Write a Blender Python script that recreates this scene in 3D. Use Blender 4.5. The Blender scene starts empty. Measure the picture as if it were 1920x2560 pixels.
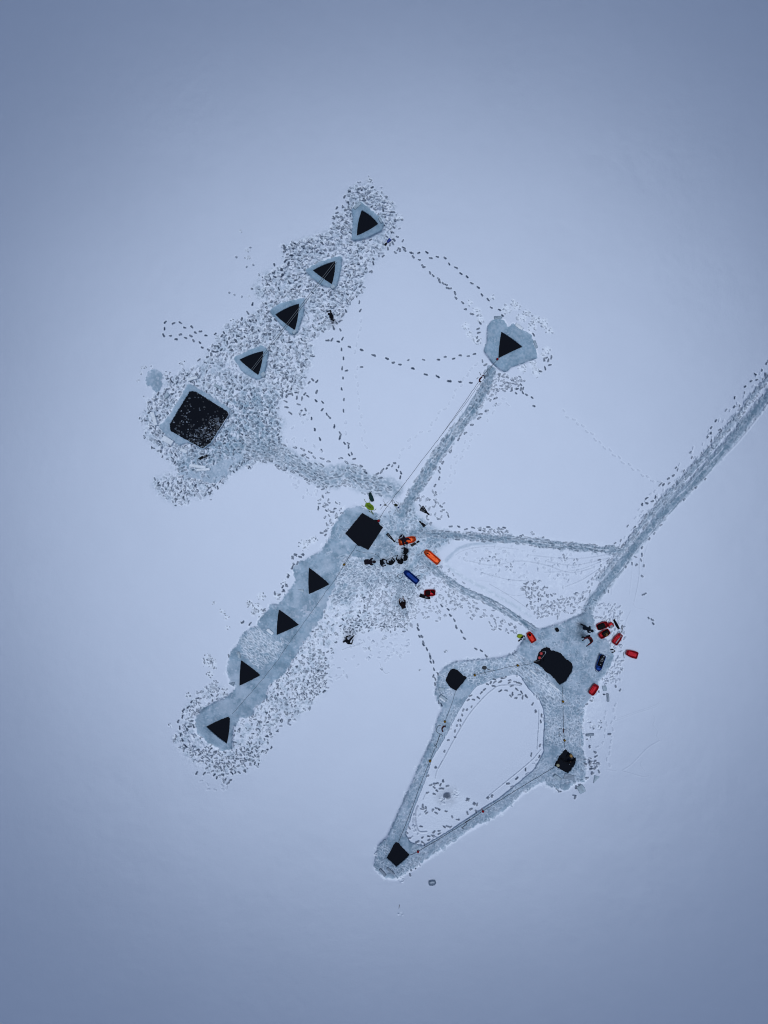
import bpy, bmesh, math, random
import numpy as np
from mathutils import Vector, Matrix

random.seed(7)
rng = np.random.default_rng(7)
S = 0.03                      # metres per photograph pixel on the ice
CAM_H = 1777 * S
SNOW = 0.035                   # snow depth above the ice
C = bpy.context.scene.collection
R = math.radians


def W(px, py, z=0.0):
    return Vector(((px - 960) * S, (1280 - py) * S, z))


def T(ox, oy, sc, *pts):
    """points measured in an enlarged tile -> survey coordinates"""
    return [(ox + x / sc, oy + y / sc) for x, y in pts]


# ------------------------------------------------------------------ materials
MATS = {}


def mat(name, col, rough=0.6, var=0.25, scale=8.0, spec=0.4, bump=0.2, gloss=0.0, grough=0.32):
    if name in MATS:
        return MATS[name]
    m = bpy.data.materials.new(name)
    m.use_nodes = True
    nt = m.node_tree
    b = nt.nodes['Principled BSDF']
    tc = nt.nodes.new('ShaderNodeTexCoord')
    n = nt.nodes.new('ShaderNodeTexNoise')
    n.inputs['Scale'].default_value = scale
    n.inputs['Detail'].default_value = 5
    nt.links.new(tc.outputs['Object'], n.inputs['Vector'])
    mr = nt.nodes.new('ShaderNodeMapRange')
    mr.inputs['From Min'].default_value = 0.3
    mr.inputs['From Max'].default_value = 0.7
    mr.inputs['To Min'].default_value = 1 - var
    mr.inputs['To Max'].default_value = 1 + var
    nt.links.new(n.outputs['Fac'], mr.inputs['Value'])
    mx = nt.nodes.new('ShaderNodeVectorMath')
    mx.operation = 'SCALE'
    mx.inputs[0].default_value = col
    nt.links.new(mr.outputs['Result'], mx.inputs['Scale'])
    nt.links.new(mx.outputs[0], b.inputs['Base Color'])
    b.inputs['Roughness'].default_value = rough
    b.inputs['Specular IOR Level'].default_value = spec
    if bump:
        bp = nt.nodes.new('ShaderNodeBump')
        bp.inputs['Strength'].default_value = bump
        bp.inputs['Distance'].default_value = 0.01
        n2 = nt.nodes.new('ShaderNodeTexNoise')
        n2.inputs['Scale'].default_value = scale * 5
        n2.inputs['Detail'].default_value = 4
        nt.links.new(tc.outputs['Object'], n2.inputs['Vector'])
        nt.links.new(n2.outputs['Fac'], bp.inputs['Height'])
        nt.links.new(bp.outputs['Normal'], b.inputs['Normal'])
    if gloss:
        g = nt.nodes.new('ShaderNodeBsdfGlossy')
        g.inputs['Roughness'].default_value = grough
        nt.links.new(mx.outputs[0], g.inputs['Color'])
        ms = nt.nodes.new('ShaderNodeMixShader')
        ms.inputs[0].default_value = gloss
        nt.links.new(b.outputs[0], ms.inputs[1])
        nt.links.new(g.outputs[0], ms.inputs[2])
        nt.links.new(ms.outputs[0], nt.nodes['Material Output'].inputs['Surface'])
    MATS[name] = m
    return m


SNOW_SPEC = dict(rough=0.32, f=0.62)


def ground_material():
    m = bpy.data.materials.new('snow_and_ice')
    m.use_nodes = True
    nt = m.node_tree
    L = nt.links.new
    b = nt.nodes['Principled BSDF']

    def node(t, **kw):
        n = nt.nodes.new(t)
        for k, v in kw.items():
            setattr(n, k, v)
        return n

    def attr(nm):
        a = node('ShaderNodeAttribute', attribute_type='GEOMETRY')
        a.attribute_name = nm
        return a.outputs['Fac']
    geo = node('ShaderNodeNewGeometry')

    def noise(scale, detail=5, rough=0.55):
        n = node('ShaderNodeTexNoise')
        n.inputs['Scale'].default_value = scale
        n.inputs['Detail'].default_value = detail
        n.inputs['Roughness'].default_value = rough
        L(geo.outputs['Position'], n.inputs['Vector'])
        return n.outputs['Fac']

    def math_(op, a, bb, clamp=False):
        n = node('ShaderNodeMath', operation=op)
        n.use_clamp = clamp
        for i, v in enumerate((a, bb)):
            if isinstance(v, (int, float)):
                n.inputs[i].default_value = v
            else:
                L(v, n.inputs[i])
        return n.outputs[0]

    def mix(f, a, bb):
        n = node('ShaderNodeMix', data_type='RGBA')
        L(f, n.inputs['Factor'])
        for k, v in ((6, a), (7, bb)):
            if isinstance(v, tuple):
                n.inputs[k].default_value = (*v, 1)
            else:
                L(v, n.inputs[k])
        return n.outputs[2]

    big = noise(0.09, 4)
    mid = noise(1.1, 6)
    fine = noise(9.0, 5, 0.65)
    wind = noise(0.45, 5)
    v = math_('ADD', math_('MULTIPLY', math_('SUBTRACT', big, 0.5), 0.40),
              math_('ADD', math_('MULTIPLY', math_('SUBTRACT', wind, 0.5), 0.22),
                    math_('MULTIPLY', math_('SUBTRACT', fine, 0.5), 0.26)))
    fresh = mix(math_('ADD', 0.5, v), (0.60, 0.625, 0.685), (0.72, 0.74, 0.80))
    loose = mix(fine, (0.72, 0.745, 0.79), (0.88, 0.895, 0.92))
    snow = mix(math_('MULTIPLY', attr('loose'), 1.0, True), fresh, loose)
    icef = math_('ADD', math_('MULTIPLY', mid, 0.7), math_('MULTIPLY', fine, 0.3))
    ice = mix(math_('MULTIPLY', math_('SUBTRACT', icef, 0.3), 2.4, True), (0.135, 0.230, 0.290), (0.315, 0.435, 0.52))
    col = mix(math_('MULTIPLY', attr('ice'), 1.0, True), snow, ice)
    wetc = mix(fine, (0.022, 0.036, 0.060), (0.070, 0.096, 0.138))
    col = mix(math_('MULTIPLY', attr('wet'), 1.0, True), col, wetc)
    L(col, b.inputs['Base Color'])
    b.inputs['Roughness'].default_value = 0.8
    b.inputs['Specular IOR Level'].default_value = 0.3
    # glazed crust: a broad sheen of the bright overhead part of the overcast
    g = node('ShaderNodeBsdfGlossy')
    g.inputs['Roughness'].default_value = SNOW_SPEC['rough']
    sv = node('ShaderNodeVectorMath', operation='MULTIPLY')
    sv.inputs[1].default_value = (1.06, 1.13, 1.21)
    L(col, sv.inputs[0])
    L(sv.outputs[0], g.inputs['Color'])
    ms = node('ShaderNodeMixShader')
    ms.inputs[0].default_value = SNOW_SPEC['f']
    L(b.outputs[0], ms.inputs[1])
    L(g.outputs[0], ms.inputs[2])
    bp = node('ShaderNodeBump')
    bp.inputs['Strength'].default_value = 0.25
    bp.inputs['Distance'].default_value = 0.02
    L(math_('ADD', math_('MULTIPLY', fine, 0.5), mid), bp.inputs['Height'])
    L(bp.outputs['Normal'], b.inputs['Normal'])
    L(bp.outputs['Normal'], g.inputs['Normal'])
    L(ms.outputs[0], nt.nodes['Material Output'].inputs['Surface'])
    return m


# ------------------------------------------------------------------ object helpers
def tag(o, label=None, cat=None, group=None, kind=None):
    if label:
        o['label'] = label
    if cat:
        o['category'] = cat
    if group:
        o['group'] = group
    if kind:
        o['kind'] = kind
    return o


def link(name, me, parent=None, loc=None, rz=None):
    o = bpy.data.objects.new(name, me)
    C.objects.link(o)
    if parent is not None:
        o.parent = parent
    if loc is not None:
        o.location = loc
    if rz is not None:
        o.rotation_euler = (0, 0, rz)
    return o


def empty(name, loc, rz=0.0):
    o = bpy.data.objects.new(name, None)
    o.empty_display_size = 0.2
    C.objects.link(o)
    o.location = loc
    o.rotation_euler = (0, 0, rz)
    return o


class MB:
    """collects shapes into one mesh"""

    def __init__(self):
        self.v = []
        self.f = []
        self.mi = []

    def add(self, vs, fs, mi=0):
        n = len(self.v)
        self.v += [tuple(p) for p in vs]
        self.f += [tuple(i + n for i in f) for f in fs]
        self.mi += [mi] * len(fs)
        return self

    def box(self, c, size, rz=0.0, taper=1.0, mi=0):
        x, y, z = (s / 2 for s in size)
        vs = []
        for zz, k in ((-z, 1.0), (z, taper)):
            for sx, sy in ((-1, -1), (1, -1), (1, 1), (-1, 1)):
                p = Vector((sx * x * k, sy * y * k, zz))
                p.rotate(Matrix.Rotation(rz, 3, 'Z'))
                vs.append(p + Vector(c))
        return self.add(vs, [(3, 2, 1, 0), (4, 5, 6, 7), (0, 1, 5, 4), (1, 2, 6, 5), (2, 3, 7, 6), (3, 0, 4, 7)], mi)

    def tube(self, pts, r, n=6, mi=0, closed=False):
        pts = [Vector(p) for p in pts]
        m = len(pts)
        rs = r if isinstance(r, (list, tuple)) else [r] * m
        vs = []
        up0 = None
        for i, p in enumerate(pts):
            a = pts[(i - 1) % m] if (closed or i > 0) else p
            b = pts[(i + 1) % m] if (closed or i < m - 1) else p
            t = (b - a)
            t = t.normalized() if t.length > 1e-9 else Vector((1, 0, 0))
            ref = Vector((0, 0, 1)) if abs(t.z) < 0.9 else Vector((1, 0, 0))
            if up0 is not None and (up0 - t * up0.dot(t)).length > 0.1:
                ref = up0
            u = (ref - t * ref.dot(t)).normalized()
            up0 = u
            w = t.cross(u)
            for k in range(n):
                an = 2 * math.pi * k / n
                vs.append(p + (u * math.cos(an) + w * math.sin(an)) * rs[i])
        fs = []
        for i in range(m if closed else m - 1):
            j = (i + 1) % m
            for k in range(n):
                fs.append((i * n + k, i * n + (k + 1) % n, j * n + (k + 1) % n, j * n + k))
        if not closed:
            fs.append(tuple(range(n))[::-1])
            fs.append(tuple((m - 1) * n + k for k in range(n)))
        return self.add(vs, fs, mi)

    def ellipsoid(self, c, r, nu=12, nv=8, mi=0, rot=None, jit=0.0):
        vs = []
        fs = []
        c = Vector(c)
        for j in range(nv + 1):
            th = math.pi * j / nv
            for i in range(nu):
                ph = 2 * math.pi * i / nu
                k = 1 + random.uniform(-jit, jit)
                p = Vector((r[0] * math.sin(th) * math.cos(ph) * k, r[1] * math.sin(th) * math.sin(ph) * k, r[2] * math.cos(th)))
                if rot is not None:
                    p.rotate(rot)
                vs.append(c + p)
        for j in range(nv):
            for i in range(nu):
                fs.append((j * nu + i, (j + 1) * nu + i, (j + 1) * nu + (i + 1) % nu, j * nu + (i + 1) % nu))
        return self.add(vs, fs, mi)

    def prism(self, pts, z0, z1, inset=0.0, mi=0):
        n = len(pts)
        cx = sum(p[0] for p in pts) / n
        cy = sum(p[1] for p in pts) / n
        vs = [(p[0], p[1], z0) for p in pts] + [(cx + (p[0] - cx) * (1 - inset), cy + (p[1] - cy) * (1 - inset), z1) for p in pts]
        fs = [tuple(range(n))[::-1], tuple(range(n, 2 * n))] + [(i, (i + 1) % n, n + (i + 1) % n, n + i) for i in range(n)]
        return self.add(vs, fs, mi)

    def mesh(self, name, mats, smooth=True):
        me = bpy.data.meshes.new(name)
        me.from_pydata(self.v, [], self.f)
        bm = bmesh.new()
        bm.from_mesh(me)
        bmesh.ops.remove_doubles(bm, verts=bm.verts, dist=1e-5)
        bmesh.ops.recalc_face_normals(bm, faces=bm.faces)
        if len(bm.faces) == len(self.mi):
            pass
        bm.to_mesh(me)
        bm.free()
        if not isinstance(mats, (list, tuple)):
            mats = [mats]
        for m in mats:
            me.materials.append(m)
        if len(mats) > 1 and len(me.polygons) == len(self.mi):
            me.polygons.foreach_set('material_index', self.mi)
        me.polygons.foreach_set('use_smooth', [smooth] * len(me.polygons))
        me.update()
        return me

    def build(self, name, mats, parent=None, loc=None, rz=None, smooth=True):
        return link(name, self.mesh(name, mats, smooth), parent, loc, rz)


def sub_lump(name, size, m, parent=None, loc=None, rz=None, seed=0, amp=0.12, levels=3, square=0.55, folds=3.0):
    """soft lumpy bag-like body"""
    rnd = random.Random(seed)
    ofs = Vector((rnd.uniform(-9, 9), rnd.uniform(-9, 9), rnd.uniform(-9, 9)))
    from mathutils import noise as mn
    bm = bmesh.new()
    bmesh.ops.create_cube(bm, size=2)
    bmesh.ops.subdivide_edges(bm, edges=bm.edges, cuts=2 ** levels - 1, use_grid_fill=True)
    for v in bm.verts:
        p = v.co.copy()
        q = p.normalized()
        p = p * square + q * (1 - square) * 1.15
        d = mn.fractal(q * folds + ofs, 0.8, 2.0, 4)
        p *= 1 + amp * d
        v.co = Vector((p.x * size[0] / 2, p.y * size[1] / 2, (p.z + 0.95) * size[2] / 2))
        if v.co.z < 0:
            v.co.z *= 0.1
    me = bpy.data.meshes.new(name)
    bm.to_mesh(me)
    bm.free()
    me.materials.append(m)
    me.polygons.foreach_set('use_smooth', [True] * len(me.polygons))
    return link(name, me, parent, loc, rz)


# ================================================================== GROUND RASTER
CELL = 1.25
X0, X1, Y0, Y1 = 285.0, 2010.0, 385.0, 2320.0
NX = int((X1 - X0) / CELL) + 1
NY = int((Y1 - Y0) / CELL) + 1
gx = X0 + np.arange(NX) * CELL
gy = Y0 + np.arange(NY) * CELL
GX, GY = np.meshgrid(gx, gy)
shape = (NY, NX)
H = np.full(shape, SNOW, np.float32)
WET = np.zeros(shape, np.float32)
ICE = np.zeros(shape, np.float32)
LOOSE = np.zeros(shape, np.float32)
ANG = np.zeros(shape, np.float32)


def vnoise(cell, seed):
    r = np.random.default_rng(seed)
    cx = int((X1 - X0) / cell) + 3
    cy = int((Y1 - Y0) / cell) + 3
    g = r.random((cy, cx)).astype(np.float32)
    u = (gx - X0) / cell
    v = (gy - Y0) / cell
    ui = u.astype(int)
    vi = v.astype(int)
    uf = u - ui
    vf = v - vi
    uf = (uf * uf * (3 - 2 * uf)).astype(np.float32)
    vf = (vf * vf * (3 - 2 * vf)).astype(np.float32)[:, None]
    a = g[vi][:, ui]
    b = g[vi][:, ui + 1]
    c = g[vi + 1][:, ui]
    d = g[vi + 1][:, ui + 1]
    return (a * (1 - uf) + b * uf) * (1 - vf) + (c * (1 - uf) + d * uf) * vf


def fnoise(cell, seed, octs=3):
    o = np.zeros(shape, np.float32)
    amp = 1.0
    t = 0
    for k in range(octs):
        o += amp * vnoise(cell / 2 ** k, seed + 17 * k)
        t += amp
        amp *= 0.6
    return o / t


N_MED = fnoise(14, 1, 3)
N_FINE = fnoise(5, 2, 2)
N_BIG = fnoise(60, 3, 3)
N_GRIT = vnoise(2.6, 5)


def sm(e0, e1, x):
    t = np.clip((x - e0) / (e1 - e0), 0, 1)
    return t * t * (3 - 2 * t)


def blur(a, r):
    r = max(1, int(r / CELL / 1.7))
    for _ in range(2):
        for ax in (0, 1):
            p = np.concatenate([np.repeat(np.take(a, [0], ax), r + 1, ax), a, np.repeat(np.take(a, [-1], ax), r, ax)], ax)
            cs = np.cumsum(p, axis=ax, dtype=np.float64)
            n = a.shape[ax]
            hi = np.take(cs, np.arange(2 * r + 1, 2 * r + 1 + n), ax)
            lo = np.take(cs, np.arange(0, n), ax)
            a = ((hi - lo) / (2 * r + 1)).astype(np.float32)
    return a


def inside(poly, X, Y):
    r = np.zeros(X.shape, bool)
    n = len(poly)
    for i in range(n):
        x1, y1 = poly[i]
        x2, y2 = poly[(i + 1) % n]
        if y1 == y2:
            continue
        c = (Y > min(y1, y2)) & (Y <= max(y1, y2))
        xs = (x2 - x1) * (Y - y1) / (y2 - y1) + x1
        r ^= c & (X < xs)
    return r


def pmask(poly, b=0):
    m = np.zeros(shape, np.float32)
    xs = [p[0] for p in poly]
    ys = [p[1] for p in poly]
    i0, i1 = np.searchsorted(gx, (min(xs) - 2, max(xs) + 2))
    j0, j1 = np.searchsorted(gy, (min(ys) - 2, max(ys) + 2))
    m[j0:j1, i0:i1] = inside(poly, GX[j0:j1, i0:i1], GY[j0:j1, i0:i1])
    return blur(m, b) if b else m


def pdist(pts, reach):
    """distance to a polyline within reach, plus arc parameter-free heading"""
    d = np.full(shape, 1e3, np.float32)
    for (x1, y1), (x2, y2) in zip(pts[:-1], pts[1:]):
        i0, i1 = np.searchsorted(gx, (min(x1, x2) - reach, max(x1, x2) + reach))
        j0, j1 = np.searchsorted(gy, (min(y1, y2) - reach, max(y1, y2) + reach))
        if i1 <= i0 or j1 <= j0:
            continue
        X = GX[j0:j1, i0:i1]
        Y = GY[j0:j1, i0:i1]
        dx, dy = x2 - x1, y2 - y1
        t = np.clip(((X - x1) * dx + (Y - y1) * dy) / (dx * dx + dy * dy + 1e-9), 0, 1)
        dd = np.hypot(X - x1 - t * dx, Y - y1 - t * dy)
        d[j0:j1, i0:i1] = np.minimum(d[j0:j1, i0:i1], dd)
    return d


def cat_rom(pts, step):
    out = []
    P = [pts[0]] + list(pts) + [pts[-1]]
    for i in range(1, len(P) - 2):
        p0, p1, p2, p3 = P[i - 1], P[i], P[i + 1], P[i + 2]
        n = max(1, int(math.hypot(p2[0] - p1[0], p2[1] - p1[1]) / step))
        for k in range(n):
            t = k / n
            out.append(tuple(0.5 * (2 * p1[j] + (p2[j] - p0[j]) * t + (2 * p0[j] - 5 * p1[j] + 4 * p2[j] - p3[j]) * t * t
                                    + (3 * p1[j] - p0[j] - 3 * p2[j] + p3[j]) * t ** 3) for j in range(len(p1))))
    out.append(tuple(pts[-1]))
    return out


# ------------------------------------------------------------------ the holes
def barrel(pts, bulge, n=14, jag=0.0, seed=1):
    rnd = random.Random(seed)
    cx = sum(p[0] for p in pts) / len(pts)
    cy = sum(p[1] for p in pts) / len(pts)
    out = []
    m = len(pts)
    for i in range(m):
        a, b = pts[i], pts[(i + 1) % m]
        dx, dy = b[0] - a[0], b[1] - a[1]
        ln = math.hypot(dx, dy)
        nx, ny = dy / ln, -dx / ln
        if ((a[0] + b[0]) / 2 - cx) * nx + ((a[1] + b[1]) / 2 - cy) * ny < 0:
            nx, ny = -nx, -ny
        k = max(2, int(ln / 2.2))
        bl = bulge[i] if isinstance(bulge, (list, tuple)) else bulge
        for j in range(k):
            t = j / k
            o = bl * 4 * t * (1 - t) + (rnd.uniform(-jag, jag) if j else 0)
            out.append((a[0] + dx * t + nx * o, a[1] + dy * t + ny * o))
    return out


tA = lambda *p: T(300, 400, 3.318, *p)
tB = lambda *p: T(700, 400, 3.318, *p)
tC = lambda *p: T(1100, 600, 4.1475, *p)
tD = lambda *p: T(320, 840, 4.1475, *p)
tE = lambda *p: T(800, 1220, 4.74, *p)
tF = lambda *p: T(700, 1300, 5.53, *p)
tG = lambda *p: T(1280, 1500, 4.608, *p)
tH = lambda *p: T(1080, 1620, 4.1475, *p)
tI = lambda *p: T(900, 1900, 4.1475, *p)
tJ = lambda *p: T(400, 1500, 3.318, *p)
tK = lambda *p: T(1400, 880, 3.19, *p)
tL = lambda *p: T(1000, 1200, 2.765, *p)
tM = lambda *p: T(600, 900, 4.1475, *p)
tN = lambda *p: T(940, 880, 4.1475, *p)
tO = lambda *p: T(1440, 1360, 5.53, *p)
tP = lambda *p: T(1440, 1660, 5.53, *p)
tQ = lambda *p: T(720, 1560, 4.1475, *p)
tR = lambda *p: T(500, 1340, 5.53, *p)

HOLES = [
    ('northmost', barrel(tB((678, 415), (815, 530), (638, 627)), (3.5, 2.0, 3.0), jag=.15), 'black triangular water hole topmost of all, a blue fin lying beside it', 'triangular ice holes'),
    ('second', barrel(tB((272, 915), (458, 838), (430, 1030)), (2.5, 2.5, 1.0), jag=.15), 'triangular water hole next below the topmost one, crossed by two white lines', 'triangular ice holes'),
    ('third', barrel(tA((1287, 1282), (1485, 1190), (1450, 1412)), (3.0, 2.5, 1.5), jag=.15), 'triangular water hole with two white lines, middle of the three crossed by them', 'triangular ice holes'),
    ('fourth', barrel(tD((1155, 245), (1403, 155), (1350, 405)), (2.5, 2.5, 1.0), jag=.15), 'triangular water hole crossed by white lines, nearest the big slushy square hole', 'triangular ice holes'),
    ('east', barrel(tC((637, 950), (857, 1108), (605, 1227)), (1.5, -1.0, 1.5), jag=.2), 'lone triangular water hole inside a wide patch of bare ice, red buoy at its corner', 'triangular ice holes'),
    ('strip1', barrel(tF((402, 660), (685, 888), (400, 1024)), (1.2, 0.8, 1.8), jag=.15), 'triangular water hole on the long ice strip, closest to the big square hole', 'triangular ice holes'),
    ('strip2', barrel(tR((1090, 1015), (1368, 1228), (1060, 1368)), (1.2, 0.8, 1.5), jag=.15), 'triangular water hole on the long ice strip, second from the big square hole', 'triangular ice holes'),
    ('strip3', barrel(tR((566, 1716), (836, 1925), (545, 2070)), (1.2, 0.8, 1.0), jag=.2), 'triangular water hole on the long ice strip beside a heavily trodden patch', 'triangular ice holes'),
    ('strip4', barrel(tJ((382, 1052), (566, 968), (580, 980), (554, 1193)), (1.5, 0, 2.0, 1.5), jag=.15), 'triangular water hole pointing left at the lower end of the long ice strip', 'triangular ice holes'),
    ('brash', barrel(tD((640, 572), (700, 575), (1025, 780), (1043, 815), (850, 1110), (770, 1165), (440, 985), (430, 915)), 0.3, jag=.7), 'large square water hole full of broken floating ice pieces', 'square ice holes'),
    ('main', barrel(tE((500, 295), (640, 378), (655, 375), (695, 377), (690, 400), (706, 432), (748, 468), (572, 735), (480, 690), (455, 690), (430, 665), (298, 540)), 0.0, jag=.35), 'large clean square water hole with small notches beside the row of black-clad people', 'square ice holes'),
    ('lagoon', barrel(tG((236, 715), (285, 690), (300, 620), (345, 562), (400, 540), (430, 552), (450, 580), (480, 580), (560, 610), (630, 690), (650, 690), (695, 740), (702, 775), (690, 830), (620, 940), (548, 980), (505, 925), (440, 855), (390, 830), (350, 780), (300, 742), (262, 728)), 0.0, jag=.6), 'biggest irregular water hole with two red-hooded swimmers at its edge', 'irregular ice holes'),
    ('small_a', barrel(tH((190, 225), (225, 213), (268, 232), (320, 282), (362, 305), (335, 345), (290, 398), (250, 445), (185, 405), (140, 335), (160, 285)), 0.3, jag=.5), 'small rounded-square water hole at the upper left corner of the ice ring', 'small ice holes'),
    ('small_b', barrel(tH((1385, 1045), (1405, 1072), (1440, 1100), (1492, 1145), (1490, 1190), (1450, 1260), (1410, 1302), (1330, 1258), (1268, 1215), (1282, 1185), (1300, 1165), (1318, 1120), (1350, 1090)), 0.2, jag=1.1), 'small ragged water hole crowded with three swimmers', 'small ice holes'),
    ('small_c', barrel(tI((350, 875), (372, 852), (402, 858), (415, 880), (515, 985), (460, 1045), (378, 1110), (330, 1065), (275, 1015), (310, 955)), 0.2, jag=.5), 'small diamond water hole at the lowest corner of the ice ring', 'small ice holes'),
]

# ------------------------------------------------------------------ stamping footprints
def stamp(cx, cy, ang, L=9.0, Wd=3.9, dark=0.8, outline=0.0, depth=0.06, lip=0.5):
    """ang: heading in survey axes (degrees, x right, y down)"""
    rad = L * 0.5 * 1.9 + 2
    i0 = int((cx - rad - X0) / CELL)
    i1 = int((cx + rad - X0) / CELL) + 2
    j0 = int((cy - rad - Y0) / CELL)
    j1 = int((cy + rad - Y0) / CELL) + 2
    if i0 < 0 or j0 < 0 or i1 >= NX or j1 >= NY:
        return
    sl = (slice(j0, j1), slice(i0, i1))
    X = GX[sl] - cx
    Y = GY[sl] - cy
    a = R(ang)
    u = (X * math.cos(a) + Y * math.sin(a)) / (L * 0.5)
    v = -X * math.sin(a) + Y * math.cos(a)
    bend = random.uniform(-0.5, 0.5)
    hw = Wd * 0.5 * (1.0 + 0.12 * np.clip(u, -1, 1) - 0.16 * np.exp(-((u + 0.15) / 0.3) ** 2))
    v = (v + bend * u * u) / hw
    r = (np.abs(u) ** 2.6 + np.abs(v) ** 2.4) ** (1 / 2.5)
    r = r + (N_GRIT[sl] - 0.5) * 0.55
    ins = 1 - sm(0.86, 1.18, r)
    lp = np.exp(-((r - 1.5) / 0.3) ** 2) * lip
    if outline > 0:
        ring = np.exp(-((r - 0.85) / 0.22) ** 2)
        tgt = dark * (ring + (1 - outline) * ins)
        k = np.clip(ins + ring * 0.6, 0, 1)
    else:
        tgt = dark * (0.8 + 0.4 * N_GRIT[sl])
        k = ins
    keep = 1 - lp * 0.8
    WET[sl] = (WET[sl] * keep) * (1 - k) + np.clip(tgt, 0, 1) * k
    ICE[sl] *= (1 - lp * 0.65)
    LOOSE[sl] = np.clip(LOOSE[sl] + lp * 0.9, 0, 1)
    H[sl] = H[sl] * (1 - ins) + np.maximum(H[sl] - depth * 0.15, 0.003) * ins + lp * 0.0012


def rubble(cx, cy, rad, n=None, dark=(0.35, 0.85), loose=0.5):
    """kicked-up lumps and small pits in a round patch"""
    n = n or int(rad * rad * 0.06)
    d = np.hypot(GX[:1, :] - cx, GY[:, :1] - cy)
    f = (1 - sm(0.3, 1.1, d / rad))
    j = f > 0
    LOOSE[j] = np.clip(LOOSE[j] + f[j] * loose * (0.4 + 1.2 * N_FINE[j]), 0, 1)
    WET[j] = np.clip(WET[j] + f[j] * 0.3 * sm(0.52, 0.75, N_FINE[j]), 0, 1)
    H[j] += f[j] * (N_GRIT[j] - 0.35) * 0.02
    for _ in range(n):
        a = random.uniform(0, 6.283)
        q = rad * math.sqrt(random.random()) * 0.95
        x, y = cx + q * math.cos(a), cy + q * math.sin(a)
        s = random.uniform(2.4, 5.5)
        stamp(x, y, random.uniform(0, 360), s, s * random.uniform(0.5, 0.9), random.uniform(*dark), 0, 0.05, 0.5)


def scatter(poly, b, sp, prob, dk, ang=None, spread=90, outl=0.2, L=(7.5, 10), Wd=(3.4, 4.4), edge_dark=0.15, lip=0.5):
    D = pmask(poly, b) if b else pmask(poly)
    xs = [p[0] for p in poly]
    ys = [p[1] for p in poly]
    m = b
    pts = []
    y = min(ys) - m
    row = 0
    while y < max(ys) + m:
        x = min(xs) - m + (sp / 2 if row % 2 else 0)
        while x < max(xs) + m:
            px = x + random.uniform(-.5, .5) * sp
            py = y + random.uniform(-.5, .5) * sp
            i = int((px - X0) / CELL)
            j = int((py - Y0) / CELL)
            if 0 <= i < NX and 0 <= j < NY:
                d = float(D[j, i])
                cl = 0.25 + 1.5 * float(N_BIG[j, i])
                if random.random() < prob * d ** 1.3 * cl:
                    pts.append((px, py, d, i, j))
            x += sp
        y += sp * 0.86
        row += 1
    random.shuffle(pts)
    for px, py, d, i, j in pts:
        if NOFOOT[j, i] > 0.5:
            continue
        a = (random.uniform(0, 360) if ang is None else ang + random.gauss(0, spread))
        dark = random.uniform(*dk) + edge_dark * (1 - d)
        o = random.uniform(0.5, 0.9) if random.random() < outl else 0
        q1, q2 = random.uniform(*L), random.uniform(*Wd)
        stamp(px, py, a, q1, q2, min(dark, 0.98), o, random.uniform(.04, .075), lip)
        if random.random() < .3:
            b2 = random.uniform(0, 6.28)
            stamp(px + q1 * .4 * math.cos(b2), py + q1 * .4 * math.sin(b2), a + random.uniform(-50, 50), q1 * random.uniform(.5, 1.1), q2 * random.uniform(.7, 1.2), min(dark * random.uniform(.6, 1.05), .98), 0, .05, 0)


def walk(pts, dark=0.9, outline=0.0, L=9.0, Wd=4.0, jit=10, depth=0.07, lip=0.35):
    n = len(pts)
    for k, (x, y) in enumerate(pts):
        a, b = pts[max(0, k - 1)], pts[min(n - 1, k + 1)]
        an = math.degrees(math.atan2(b[1] - a[1], b[0] - a[0])) + random.gauss(0, jit)
        stamp(x, y, an, L * random.uniform(.95, 1.25), Wd * random.uniform(.95, 1.25), min(1, dark * random.uniform(.95, 1.2)) if dark > .3 else dark, outline, depth, lip)


def trail(pts, step=16, side=2.6, **kw):
    """alternating left/right prints along a curve"""
    c = cat_rom(pts, 1.0)
    acc = 0
    k = 0
    out = []
    for p, q in zip(c[:-1], c[1:]):
        acc += math.hypot(q[0] - p[0], q[1] - p[1])
        if acc >= step:
            acc = random.uniform(-2, 2)
            an = math.atan2(q[1] - p[1], q[0] - p[0])
            s = side if k % 2 else -side
            out.append((q[0] - math.sin(an) * s + random.uniform(-1, 1), q[1] + math.cos(an) * s + random.uniform(-1, 1)))
            k += 1
    walk(out, **kw)


def band(pts, w, ice=0.0, wet=0.0, loose=0.0, soft=3.0, rag=4.0, depth=0.0, mott=0.5):
    c = cat_rom(pts, 4.0)
    d = pdist(c, w + 14) + (N_MED - 0.5) * rag * 2 + (N_FINE - 0.5) * rag
    f = 1 - sm(w / 2 - soft, w / 2 + soft, d)
    t = f * (1 - mott + mott * sm(0.3, 0.62, N_FINE * 0.6 + N_MED * 0.4))
    ICE[:] = np.maximum(ICE, t * ice)
    WET[:] = np.maximum(WET, t * wet)
    if loose:
        LOOSE[:] = np.maximum(LOOSE, f * loose)
    H[:] = np.minimum(H, SNOW - f * depth)


def line(pts, w=1.4, wet=0.35, lip=0.3, depth=0.02):
    c = cat_rom(pts, 3.0)
    d = pdist(c, 8) + (N_FINE - 0.5) * 1.0
    f = 1 - sm(w * 0.4, w * 1.1, d)
    l = np.exp(-((d - w * 1.9) / (w * 0.7)) ** 2) * lip
    WET[:] = np.maximum(WET * (1 - l * .5), f * wet)
    LOOSE[:] = np.maximum(LOOSE, l)
    H[:] = H - f * depth * 0.4 + l * 0.004


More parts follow.
